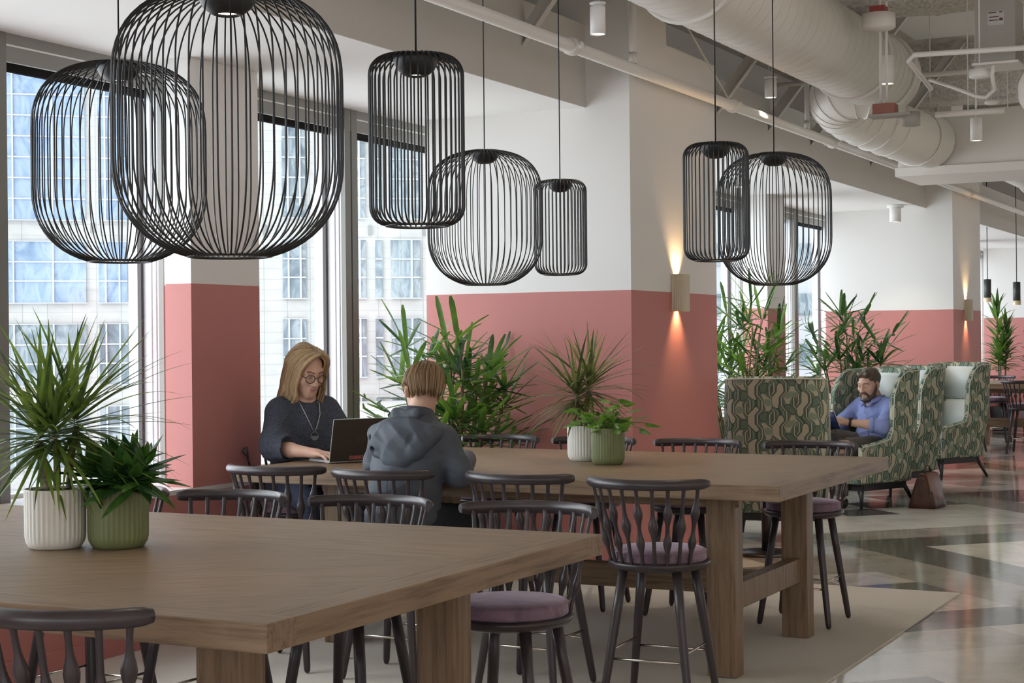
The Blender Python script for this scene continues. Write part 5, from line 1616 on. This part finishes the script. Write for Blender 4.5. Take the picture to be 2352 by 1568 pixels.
# hair
hr = random.Random(5); items = []
for layer in range(4):
    n = 130
    for i in range(n):
        deg = 48 + 266 * (i + hr.random()) / n                         # 0 = forward, clockwise to her right
        ph = math.radians(deg)
        rx, ry = .082 + .007 * layer, .101 + .007 * layer
        ux_, uy_ = math.sin(ph), math.cos(ph)
        part = Vector((-.020 + hr.uniform(-.006, .006), .050 - .115 * (1 - abs(deg - 180) / 133) + hr.uniform(-.012, .012), .112 + .003 * layer))
        eq = Vector((rx * ux_, -.014 + ry * uy_, .035 + hr.uniform(-.01, .01)))
        pts = []
        for q in (0, .2, .4, .6, .8, 1.0):
            pts.append(part.lerp(eq, q) + Vector((ux_, uy_, 0.9)).normalized() * math.sin(q * PI) * .029)
        end = -.150 - .060 * hr.random() - .008 * layer
        wv, w0 = hr.uniform(.007, .016), hr.uniform(0, 1.6) + deg * .03
        back = max(0, -uy_)
        for q in (.12, .24, .36, .48, .6, .72, .84, 1.0):
            z = .035 + (end - .035) * q
            fl_ = 1.0 + .10 * q + .22 * max(0, q - .55) * (1 - back) + wv * 5 * math.sin(q * 9 + w0) * q
            pts.append(Vector((rx * ux_ * fl_ + wv * math.cos(q * 11 + w0) * uy_ * q * 1.6, -.014 + ry * uy_ * (1.0 - .10 * q * back) - wv * math.cos(q * 11 + w0) * ux_ * q * 1.6 + .008 * q, z)))
        items.append((pts, hr.uniform(.7, 1.2)))
HB = hair_mat('blond hair', (0.22, 0.135, 0.065), (0.60, 0.43, 0.24))
hw = locks('hair', HW, 1.0, HB, wm, items, .0062, 5)
b = MB()
for i in range(13):
    for k in range(24):
        th1 = PI * .62 * i / 12; ph1 = 2 * PI * k / 24
        x, y, z = .080 * math.sin(th1) * math.sin(ph1), -.016 + .101 * math.sin(th1) * math.cos(ph1), .030 + .089 * math.cos(th1)
        if y > .03: y = .03 + (y - .03) * .35; z = max(z, .085)
        b.v.append(tuple(HW @ Vector((x, y, z))))
for i in range(12):
    for k in range(24): b.f.append((i * 24 + k, i * 24 + (k + 1) % 24, (i + 1) * 24 + (k + 1) % 24, (i + 1) * 24 + k)); b.mi.append(0); b.sm.append(True)
b.build('scalp_hair', HB, hw)
# glasses and necklace
gl = simple('dark tortoise glasses', (0.03, 0.024, 0.022), .3)
b = MB()
for s in (-1, 1):
    b.tube([HW @ Vector((s * .034 + .0245 * math.cos(2 * PI * k / 24), .108 - .004 * abs(math.cos(2 * PI * k / 24)) - (.006 if s * math.cos(2 * PI * k / 24) > .5 else 0), .004 + .0215 * math.sin(2 * PI * k / 24))) for k in range(24)], .0022, 6, closed=True)
    b.tube([HW @ Vector((s * .058, .101, .008)), HW @ Vector((s * .077, .04, .010)), HW @ Vector((s * .080, -.01, .008))], .002, 5)
b.tube([HW @ Vector((-.010, .109, .010)), HW @ Vector((0, .111, .013)), HW @ Vector((.010, .109, .010))], .002, 5)
b.build('glasses', gl, wm)
ncol = simple('silver cord', (.55, .54, .52), .35, metal=.6)
b = MB()
for s in (-1, 1):
    b.tube([(s * .052, .075, 1.165), (s * .054, .128, 1.140), (s * .040, .162, 1.085), (s * .020, .174, 1.035), (s * .004, .176, .998)], .0018, 5)
nk = b.build('necklace', ncol, wm)
b = MB(); b.tube([(.021 * math.cos(2 * PI * k / 28), .178, .976 + .021 * math.sin(2 * PI * k / 28)) for k in range(28)], .0024, 6, closed=True)
hv = [(.020 * math.cos(PI + PI * k / 14), .178, .976 + .020 * math.sin(PI + PI * k / 14)) for k in range(15)]
m_ = len(hv); b.add([(x, y - .002, z) for x, y, z in hv] + [(x, y + .002, z) for x, y, z in hv], [tuple(range(m_)), tuple(range(m_, 2 * m_))[::-1]] + [(k, (k + 1) % m_, m_ + (k + 1) % m_, m_ + k) for k in range(m_)])
b.build('necklace_disc', simple('grey disc', (.16, .16, .165), .4, metal=.5), nk)

# ---------------- the person in the hooded jacket, seen from behind
SJ = 1.0
jp = thing('person', 'person with short light brown hair in a grey hooded jacket, seated with back to camera', 'person', (-3.92, 6.50, 0.035), math.radians(2))
jp.scale = (SJ, SJ, SJ)
HJ = frame((-.002, .205, 1.278), math.radians(-26), math.radians(34), math.radians(3))
B = Field((-.44, -.24, .12), (.44, .62, 1.44), .0055)
head_parts(B, HJ, 1.04)
B.cap(HJ @ Vector((0, -.022, -.05)), (0, .105, 1.13), .050, .056, .02)
B.ell((0, .08, .98), (.16, .10, .16), .04); B.ell((0, .03, .82), (.14, .105, .15), .05); B.ell((0, 0, .70), (.165, .125, .10), .05)
B.cap((-.12, .10, 1.085), (.12, .10, 1.085), .06, .06, .04)
jR = [(.165, .10, 1.055), (.240, .100, .905), (.14, .39, .955)]; jL = [(-.165, .10, 1.055), (-.225, .150, .940), (-.12, .42, .955)]
for A in (jR, jL):
    B.cap(A[0], A[1], .05, .042, .03); B.cap(A[1], A[2], .042, .026, .02)
hand(B, jR[2], (-.6, .8, -.02), (0, 0, 1), -1, (.3, .28, .3, .36), 1.05); hand(B, jL[2], (.7, .7, -.02), (0, 0, 1), 1, (.3, .28, .3, .36), 1.05)
for s in (-1, 1):
    B.cap((s * .09, .01, .69), (s * .12, .40, .66), .08, .058, .03); B.cap((s * .12, .40, .66), (s * .11, .24, .27), .055, .037, .02); B.cap((s * .11, .22, .235), (s * .11, .37, .225), .034, .027, .02)
B.build('body', [SK, SKL, BROW], jp, face_mats(HJ, 1.04))
G = Field((-.48, -.28, .58), (.48, .52, 1.26), .006)
G.ell((0, .065, .97), (.190, .145, .17), 0); G.ell((0, .01, .82), (.180, .155, .18), .06); G.ell((0, -.01, .70), (.190, .155, .09), .06)
G.cap((-.135, .095, 1.065), (.135, .095, 1.065), .072, .072, .06)
G.cap((-.05, .095, 1.12), (.05, .095, 1.12), .06, .06, .06)
for A, s in ((jR, 1), (jL, -1)):
    G.cap(A[0], A[1], .070, .064, .035); G.cap(A[1], A[2], .062, .044, .03)
    dd = (Vector(A[2]) - Vector(A[1])).normalized(); w = Vector(A[2]) - dd * .02
    G.plane(w, dd, (w.x - .1, w.y - .05, w.z - .1), (w.x + .1, w.y + .12, w.z + .1))
# collar and hood hanging down the back
for k in range(16):
    a, c_ = 2 * PI * k / 16, 2 * PI * (k + 1) / 16
    f_ = lambda t: (.070 * math.sin(t), .112 + .066 * math.cos(t), 1.150 - .015 * math.cos(t))
    G.cap(f_(a), f_(c_), .024, .024, .02); G.cap(tuple(np.array(f_(a)) + (0, .012, .034)), tuple(np.array(f_(c_)) + (0, .012, .034)), .017, .017, .02)
G.ell((0, .02, 1.11), (.14, .075, .05), .03)
G.ell((0, .130, 1.215), (.056, .058, .075), .008, 's')
G.disp(folds((.010, (14, 6, 22), 0, (-.19, .03, .90), .15), (.010, (-13, 6, 20), 1, (.20, .03, .90), .15), (.010, (12, 0, -26), .5, (-.04, -.10, .80), .20), (.008, (0, 14, 42), 0, (.23, .11, .92), .10), (.008, (0, 14, 42), 0, (-.22, .14, .94), .10)))
def m_creased(name, base):
    m, nt, out = new_mat(name)
    p = principled(nt, out, base, 0.62, spec=0.3)
    tc = nd(nt, 'ShaderNodeTexCoord')
    n1 = X(nt, noise(nt, mapping(nt, tc.outputs['Object'], (1, .8, 1), (.3, .5, .4)), 4.5, 2, .5, .9)); n2 = X(nt, noise(nt, mapping(nt, tc.outputs['Object'], (1.3, 1, .7), (.1, -.6, .2)), 9, 2, .5, .6))
    hgt = ((n1 - 0.5).abs() * 2.4).pw(.7) + ((n2 - 0.5).abs() * 2.0).pw(.8) * .45
    L(nt, bump(nt, hgt.k, .32, .014), p.inputs['Normal'])
    r = ramp(nt, n1.k, [(0.3, [c * .88 for c in base]), (0.7, [c * 1.1 for c in base])]); L(nt, r.outputs[0], p.inputs['Base Color'])
    return m
JM = m_creased('slate grey rain jacket', (0.075, 0.085, 0.103))
jk = G.build('jacket', JM, jp)
H_ = Field((-.28, -.24, .84), (.28, .22, 1.28), .0055)
H_.ell((0, .0, 1.105), (.155, .072, .065), 0, 'u', Matrix.Rotation(math.radians(-12), 3, 'X'))
H_.ell((.008, -.060, 1.040), (.135, .048, .080), .04); H_.ell((.012, -.080, .975), (.075, .036, .050), .04)
for s in (-1, 1):
    H_.cap((s * .150, .045, 1.095), (s * .075, .130, 1.165), .032, .024, .03); H_.cap((s * .150, .01, 1.085), (s * .10, -.045, 1.02), .040, .040, .04)
    H_.cap((s * .075, .130, 1.165), (s * .055, .040, 1.185), .022, .022, .02)
H_.cap((-.055, .040, 1.185), (.055, .040, 1.185), .024, .024, .02)
H_.ell((0, .10, 1.20), (.060, .070, .085), .012, 's'); H_.ell((0, .150, 1.10), (.10, .085, .12), .012, 's')
for (a, c_, r) in (((-.11, -.075, 1.12), (-.01, -.135, 1.03), .011), ((.05, -.09, 1.14), (.02, -.14, 1.05), .010), ((.10, -.085, 1.10), (.06, -.13, .99), .010), ((-.06, -.12, 1.0), (.03, -.145, .96), .009), ((-.15, -.03, 1.07), (-.09, -.11, .99), .010)):
    H_.cap(a, c_, r, r * .6, .016, 's')
H_.disp(folds((.009, (18, 8, 26), 1, (.03, -.08, 1.06), .13), (.009, (-26, 0, 16), 3, (-.08, -.06, 1.07), .11), (.007, (30, 0, 30), 2, (.10, -.05, 1.09), .09)))
H_.build('hood', JM, jp)
b = MB(); b.tube([(.004, -.158 + .0 * q, 0) if False else (.004, -.150 - .016 * math.sin(PI * q), .93 - .24 * q) for q in [k / 10 for k in range(11)]], .0025, 5); b.build('back_seam', JM, jk)
J = Field((-.28, -.24, .14), (.28, .56, .84), .007)
J.ell((0, 0, .70), (.185, .15, .105), 0)
for s in (-1, 1):
    J.cap((s * .09, .01, .69), (s * .12, .40, .66), .092, .070, .05); J.cap((s * .12, .40, .66), (s * .11, .24, .285), .066, .052, .03)
    J.plane((s * .11, .24, .285), (0, -.2, -1), (s * .11 - .1, .1, .14), (s * .11 + .1, .42, .33))
J.disp(folds((.006, (0, 40, 30), 0, (0, .38, .68), .2)))
J.build('trousers', cloth('dark trousers', (0.03, 0.034, 0.042), .3, 120, .9), jp)
for s in (-1, 1):
    Q = Field((s * .11 - .07, .12, .16), (s * .11 + .07, .46, .32), .005)
    Q.cap((s * .11, .205, .235), (s * .11, .36, .222), .046, .036, .02); Q.cap((s * .11, .21, .25), (s * .11, .23, .285), .042, .038, .02)
    Q.build('shoe', simple('cream canvas shoe', (.62, .58, .42), .7), jp)
hr = random.Random(8); items = []
for layer in range(3):
    n = 150
    for i in range(n):
        ph = math.radians(360 * (i + hr.random()) / n)
        ux_, uy_ = math.sin(ph), math.cos(ph)
        rx, ry = .080 + .007 * layer, .101 + .008 * layer
        crown = Vector((.012 + hr.uniform(-.012, .012), -.045 + hr.uniform(-.012, .012), .116 + .005 * layer))
        front = max(0, uy_); lowz = -.055 if uy_ < .1 else (.0 if uy_ < .55 else .05)
        if -.5 < uy_ < .55: lowz = .018 if ux_ < 0 else -.02
        lowz += hr.uniform(-.012, .012)
        eq = Vector((rx * ux_, -.014 + ry * uy_, .03)); pts = []
        sw = hr.uniform(-.35, .55)
        for q in (0, .2, .4, .6, .8, 1.0):
            v = crown.lerp(eq, q) + Vector((ux_, uy_, .85)).normalized() * math.sin(q * PI) * .027
            v += Vector((-uy_, ux_, 0)) * sw * .03 * math.sin(q * PI)
            pts.append(v)
        if lowz < .03:
            for q in (.33, .66, 1.0):
                pull = 1 - .16 * q
                pts.append(Vector((rx * ux_ * pull + .008 * sw * q, -.014 + ry * uy_ * pull, .03 + (lowz - .03) * q)))
        items.append((pts, hr.uniform(.75, 1.2)))
HJm = hair_mat('light brown hair', (0.135, 0.078, 0.038), (0.42, 0.28, 0.145))
locks('hair', HJ, 1.04, HJm, jp, items, .0062, 5)

# ---------------- the bearded man reading
SM_ = 1.11
mn = thing('person', 'bearded man in a periwinkle blue shirt reading a book in a patterned armchair', 'person', (C1[0] + .03, C1[1] + .06, 0), F1 + math.radians(-4))
mn.scale = (SM_, SM_, SM_)
HM = frame((.01, -.085, 1.005), math.radians(-16), math.radians(10))
B = Field((-.42, -.34, .0), (.46, .66, 1.16), .0055)
head_parts(B, HM, 1.03, True)
B.cap(HM @ Vector((0, -.02, -.05)), (0, -.16, .865), .054, .060, .02)
B.cap((-.13, -.165, .83), (.13, -.165, .83), .06, .06, .04)
B.ell((0, -.17, .72), (.165, .105, .16), .04); B.ell((0, -.14, .57), (.15, .11, .15), .05); B.ell((0, -.09, .485), (.165, .12, .08), .05)
mL = [(-.20, -.16, .815), (-.255, .02, .665), (-.045, .225, .700)]; mR = [(.20, -.16, .815), (.285, .03, .64), (.175, .27, .665)]
for A in (mL, mR):
    B.cap(A[0], A[1], .05, .043, .03); mid = tuple(np.array(A[1]) * .6 + np.array(A[2]) * .4); B.cap(A[1], mid, .043, .040, .015); B.cap(mid, A[2], .040, .027, .015)
hand(B, mL[2], (.55, .80, .15), (-.55, .25, .80), 1, (.55, .62, .68, .72), 1.06)
hand(B, mR[2], (-.15, .9, .35), (.75, -.2, .5), -1, (.55, .60, .66, .70), 1.06)
# left leg level, right ankle crossed over it
lg_ = [((-.09, -.06, .49), (-.12, .34, .50), (-.12, .36, .08)), ((.09, -.06, .50), (.22, .30, .585), (-.07, .42, .580))]
for (a, k_, c_) in lg_:
    B.cap(a, k_, .08, .058, .03); B.cap(k_, c_, .055, .037, .02)
B.build('body', [SK, SKL, BROW], mn, face_mats(HM, 1.03))
lashes(HM, 1.03, mn, BROW)
G = Field((-.42, -.36, .38), (.42, .30, .98), .006)
G.ell((0, -.165, .72), (.195, .135, .17), 0); G.ell((0, -.13, .56), (.180, .140, .15), .06); G.ell((0, -.09, .47), (.185, .14, .06), .05)
G.cap((-.155, -.165, .83), (.155, -.165, .83), .068, .068, .05)
for A in (mL, mR):
    G.cap(A[0], A[1], .073, .066, .04); e2 = tuple(np.array(A[1]) * .72 + np.array(A[2]) * .28); G.cap(A[1], e2, .064, .058, .02)
    dd = (Vector(A[2]) - Vector(A[1])).normalized(); w = Vector(e2) + dd * .02
    G.plane(w, dd, (w.x - .12, w.y - .1, w.z - .12), (w.x + .12, w.y + .12, w.z + .12))
G.ell(HM @ Vector((0, .03, -.145)), (.062, .070, .045), .01, 's')
G.disp(folds((.008, (30, 10, 40), 0, (-.22, -.05, .70), .16), (.008, (-30, 10, 40), 0, (.22, -.05, .70), .16), (.008, (20, 0, 50), 1, (0, -.02, .60), .17), (.006, (44, 0, -24), 2, (.05, -.05, .74), .15)))
BL = cloth('periwinkle cotton', (0.25, 0.30, 0.58), .10, 200, .8)
sh_ = G.build('shirt', BL, mn)
for s in (-1, 1):     # collar points and rolled cuffs
    b = MB()
    pts = [Vector((s * .004, -.052, .865)), Vector((s * .040, -.060, .895)), Vector((s * .074, -.120, .915)), Vector((s * .080, -.17, .918))]
    vs = []
    for i, p in enumerate(pts):
        vs += [p, p + Vector((s * .030, .030 - .012 * i, -.050 + .006 * i))]
    b.add(vs, [(2 * i, 2 * i + 1, 2 * i + 3, 2 * i + 2) for i in range(3)], 0, True)
    o = b.build('collar', BL, sh_); md = o.modifiers.new('thick', 'SOLIDIFY'); md.thickness = .006
    A = mL if s < 0 else mR
    e2 = Vector(A[1]) * .70 + Vector(A[2]) * .30; dd = (Vector(A[2]) - Vector(A[1])).normalized()
    b = MB(); b.tube([e2 - dd * .022, e2 - dd * .015, e2 + dd * .018, e2 + dd * .022], [.054, .063, .061, .050], 20); b.build('cuff', BL, sh_)
b = MB()
for k in range(5): b.lathe([(0, -.003), (.0055, -.003), (.0055, .002), (0, .003)], 10, c=(.0, -.028 + .008 * math.sin(k), .835 - .062 * k))
b.build('button', simple('pale button', (.6, .6, .65), .4), sh_)
J = Field((-.30, -.26, .03), (.36, .58, .70), .007)
J.ell((0, -.09, .485), (.18, .14, .085), 0)
for i, (a, k_, c_) in enumerate(lg_):
    J.cap(a, k_, .094, .076, .05); J.cap(k_, c_, .072, .054, .03)
J.plane((-.12, .36, .10), (0, 0, -1), (-.26, .26, .03), (0, .5, .16))
J.plane((-.06, .42, .58), (-.95, .3, 0), (-.18, .30, .46), (.02, .56, .70))
J.disp(folds((.007, (0, 40, 30), 0, (.1, .25, .55), .2), (.006, (40, 20, 10), 1, (0, .05, .52), .2)))
J.build('trousers', cloth('grey brown cotton trousers', (0.135, 0.12, 0.105), .12, 120, .85), mn)
for s, (p, q, up_) in ((0, ((-.12, .34, .045), (-.12, .50, .03), .06)), (1, ((-.085, .42, .575), (-.17, .50, .50), .0))):
    lo_, hi_ = np.minimum(p, q) - .08, np.maximum(p, q) + .08
    Q = Field(lo_, hi_, .005); Q.cap(p, q, .045, .036, .02); Q.build('shoe', simple('black leather shoe', (.018, .017, .017), .4), mn)
HK = hair_mat('dark brown hair', (0.022, 0.015, 0.010), (0.10, 0.070, 0.046))
E_ = Field((-.16, -.24, .84), (.18, .10, 1.19), .0045)
R3 = HM.to_3x3()
E_.ell(HM @ Vector((0, -.024, .046)), (.0845, .104, .092), 0, 'u', R3)
E_.cap(HM @ Vector((-.038, .060, .106)), HM @ Vector((.038, .060, .106)), .019, .019, .03)
E_.ell(HM @ Vector((0, .098, .0)), (.095, .080, .083), .012, 's', R3)
for s in (-1, 1): E_.ell(HM @ Vector((s * .088, .0, -.03)), (.022, .045, .046), .01, 's', R3)
E_.ell(HM @ Vector((0, -.01, -.115)), (.14, .15, .085), .012, 's', R3)
E_.disp(lambda x, y, z: .0022 * np.sin(230 * x + 9 * np.sin(30 * z)) * np.sin(150 * z + 3 * np.sin(60 * y)) + .0022 * np.sin(110 * y + 60 * x + 30 * z))
E_.build('hair', HK, mn)
E_ = Field((-.16, -.24, .80), (.18, .12, 1.06), .0045)
for s in (-1, 1):
    E_.chain([HM @ (Vector((s * .077, .008, .004)) * 1.03), HM @ (Vector((s * .071, .020, -.035)) * 1.03), HM @ (Vector((s * .055, .045, -.078)) * 1.03), HM @ (Vector((s * .026, .076, -.102)) * 1.03), HM @ (Vector((0, .083, -.106)) * 1.03)], [.007, .012, .020, .0215, .0225], .012)
    E_.chain([HM @ (Vector((0, .104, -.0425)) * 1.03), HM @ (Vector((s * .024, .094, -.048)) * 1.03), HM @ (Vector((s * .034, .080, -.070)) * 1.03), HM @ (Vector((s * .026, .078, -.095)) * 1.03)], [.0058, .0075, .0095, .012], .008)
E_.disp(lambda x, y, z: .0014 * np.sin(230 * x + 6 * np.sin(40 * z)) * np.sin(210 * z + 90 * y))
E_.build('beard', HK, mn)
wv_ = Vector(mL[2]) * .90 + Vector(mL[1]) * .10; dd = (Vector(mL[2]) - Vector(mL[1])).normalized()
b = MB(); b.tube([wv_ - dd * .011, wv_ - dd * .010, wv_ + dd * .010, wv_ + dd * .011], [.029, .0335, .0335, .029], 20); wt = b.build('watch', simple('dark watch strap', (.025, .018, .015), .5), mn)
nn = Vector((-.55, -.35, .75)); nn = (nn - dd * nn.dot(dd)).normalized(); tt = dd.cross(nn)
b = MB(); b.tube([wv_ + nn * .030, wv_ + nn * .041], .021, 20); b.build('watch_case', simple('dark watch case', (.06, .06, .06), .3, metal=.6), wt)
# the book he holds
bk = thing('book', 'open book with a dark blue cover held by the bearded man', 'book', (0, 0, 0))
Mm = Matrix.Translation(Vector((C1[0], C1[1], 0))) @ Matrix.Rotation(F1, 4, 'Z')
ctr = Mm @ (Vector((.075, .335, .705)) * SM_)
bk.location = ctr; bk.rotation_euler = (math.radians(-32), 0, F1 + math.radians(6))
CV = simple('dark blue book cover', (.018, .035, .12), .45, var=.5, vscale=14)
PGm = simple('cream pages', (.68, .62, .48), .8)
for s in (-1, 1):
    b = MB()
    vs = []
    for k in range(7):
        q = k / 6; x = s * .135 * q; yy = -.035 * q ** 1.2 - .004 * math.sin(PI * q)
        vs += [(x, yy, -.095), (x, yy, .095)]
    b.add(vs, [(2 * k, 2 * k + 1, 2 * k + 3, 2 * k + 2) for k in range(6)], 0, True)
    o = b.build('cover', CV, bk); md = o.modifiers.new('thick', 'SOLIDIFY'); md.thickness = .003; md.offset = 0
    b = MB(); vs = []
    for k in range(9):
        q = k / 8; x = s * .128 * q; y0 = -.035 * q ** 1.2 - .006; th2 = .016 * math.sin(PI * min(1, .12 + q * .7)) + .002
        for z in (-.09, .09): vs += [(x, y0, z), (x, y0 - th2, z)]
    fs = []
    for k in range(8):
        a = k * 4
        fs += [(a, a + 2, a + 6, a + 4), (a + 1, a + 5, a + 7, a + 3), (a, a + 4, a + 5, a + 1), (a + 2, a + 3, a + 7, a + 6)]
    fs.append((32, 33, 35, 34)); b.add(vs, fs, 0, False); b.build('pages', PGm, bk)
# ------------------------------------------------------------------ light and camera
w = bpy.data.worlds.new('sky'); sc.world = w; w.use_nodes = True
nt = w.node_tree
for n in list(nt.nodes): nt.nodes.remove(n)
out = nt.nodes.new('ShaderNodeOutputWorld'); bg = nt.nodes.new('ShaderNodeBackground')
tc = nt.nodes.new('ShaderNodeTexCoord')
sx = nt.nodes.new('ShaderNodeSeparateXYZ'); L(nt, tc.outputs['Generated'], sx.inputs[0])
# bright overcast sky, brightest towards the side the windows face and behind the camera
gx, gy, gz = (X(nt, sx.outputs[i]) for i in range(3))
glow = (gx * -0.95 + gy * -0.25 + gz * 0.02).clamp01().pw(2.0)
hor = (gz * 1.0 + 0.25).clamp01()
lum = (glow * SKY_GLOW + ((gx.mx(0.0) * -0.62 + 1.0) + (gy * -1.0).mx(0.0) * 0.8) * SKY_BASE) * (hor * 0.3 + 0.7)
nz = noise(nt, tc.outputs['Generated'], 3.0, 4, 0.55)
cr = ramp(nt, nz, [(0.35, (0.80, 0.90, 1.0)), (0.65, (1.0, 1.0, 1.0))])
L(nt, cr.outputs[0], bg.inputs[0]); L(nt, lum.k, bg.inputs[1]); L(nt, bg.outputs[0], out.inputs['Surface'])

def light(name, typ, loc, power, color=(1, 1, 1), rot=(0, 0, 0), **kw):
    l = bpy.data.lights.new(name, typ); l.energy = power; l.color = color
    for k, v in kw.items(): setattr(l, k, v)
    o = bpy.data.objects.new(name, l); o.location = loc; o.rotation_euler = rot; COL.objects.link(o); return o
# portals in the window openings
def portal(name, loc, rot, sx_, sy_):
    o = light(name, 'AREA', loc, 1.0, rot=rot, shape='RECTANGLE', size=sx_, size_y=sy_)
    o.data.cycles.is_portal = True
    return o
for k in range(len(stubs)):
    ya = stubs[k - 1] + 1.25 if k else Y0
    for (p, q) in ((ya, piers[k] + .18), (piers[k] + .44, stubs[k] + .8)):
        if q - p > .6: portal('window portal', (-6.07, (p + q) / 2, 1.9), (0, -PI / 2, 0), 2.2, q - p)
y = Y0
while y < Y1:
    portal('far side portal', (XR + .17, y + 3.75, 1.95), (0, PI / 2, 0), 2.3, 4.5); y += 6.0
for (x0, x1) in ((-5.95, -2.0), (-1.65, 2.0), (2.35, 6.0), (6.35, 9.3)):
    portal('end portal', ((x0 + x1) / 2, Y1 + .17, 1.86), (-PI / 2, 0, 0), x1 - x0, 3.4)
for (x0, x1) in ((-5.95, -2.4), (-2.05, 1.6), (1.95, 5.6), (5.95, 9.3)):
    portal('back portal', ((x0 + x1) / 2, Y0 - .17, 1.95), (PI / 2, 0, 0), x1 - x0, 2.3)
for (a, b) in sconce_lights:
    light('sconce beam', 'SPOT', a, 26, (1.0, 0.62, 0.30), (PI, 0, 0), spot_size=math.radians(84), spot_blend=0.9, shadow_soft_size=0.012)
    light('sconce beam', 'SPOT', b, 22, (1.0, 0.60, 0.28), (0, 0, 0), spot_size=math.radians(84), spot_blend=0.9, shadow_soft_size=0.012)
for p in lamp_spots:
    light('lamp beam', 'SPOT', p, LAMP_W, (1.0, 0.86, 0.68), (0, 0, 0), spot_size=math.radians(95), spot_blend=0.8, shadow_soft_size=0.03)
for p in pend_spots:
    light('pendant beam', 'SPOT', p, PEND_W, (1.0, 0.88, 0.72), (0, 0, 0), spot_size=math.radians(110), spot_blend=0.9, shadow_soft_size=0.03)

for x in (2.6, 5.2, 7.8):  # unseen linear lamps added over the open area as fill light
    for y in (-1.0, 5.0, 11.0, 17.5, 24.0, 31.0):
        t = thing('added_fill_lamp', 'white linear fill lamp added out of view to brighten the room', 'ceiling lamp', (x, y, 3.3), group='linear fill lamps added out of view')
        b = MB(); b.box(-.09, -1.2, 0, .09, 1.2, .06); b.build('housing', M['whitelamp'], t)
        b = MB(); b.tube([(0, 0, .06), (0, 0, ZDECK - 3.3)], .006, 6); b.build('stem', M['whitelamp'], t)
        light('fill lamp', 'AREA', (x, y, 3.296), FILL_W, (1.0, 0.98, 0.95), (0, 0, 0), shape='RECTANGLE', size=0.18, size_y=2.4, spread=math.radians(105))
f = 3740.0
th = math.atan(1924 / f); s_, c_ = math.sin(th), math.cos(th)
r0, u0, fw = Vector((c_, s_, 0)), Vector((0, 0, 1)), Vector((-s_, c_, 0))
R = 0.01
right = (r0 - u0 * R).normalized(); up = (u0 + r0 * R).normalized()
cam = bpy.data.cameras.new('camera'); co = bpy.data.objects.new('camera', cam); COL.objects.link(co)
mw = Matrix(((right.x, up.x, -fw.x, 0), (right.y, up.y, -fw.y, 0), (right.z, up.z, -fw.z, 1.55), (0, 0, 0, 1)))
co.matrix_world = mw
cam.sensor_fit = 'HORIZONTAL'; cam.sensor_width = 36.0; cam.lens = 36.0 * f / 2352.0; cam.clip_start = 0.05; cam.clip_end = 400
sc.camera = co
sc.view_settings.view_transform = 'Standard'; sc.view_settings.look = 'None'; sc.view_settings.gamma = 1.0
sc.view_settings.exposure = EXPOSURE; sc.view_settings.use_curve_mapping = False
cy = sc.cycles
cy.max_bounces = 8; cy.diffuse_bounces = 5; cy.glossy_bounces = 3; cy.transmission_bounces = 4; cy.transparent_max_bounces = 12
cy.caustics_reflective = False; cy.caustics_refractive = False; cy.sample_clamp_indirect = 6.0
cy.use_denoising = True; cy.use_adaptive_sampling = True; cy.adaptive_threshold = 0.02
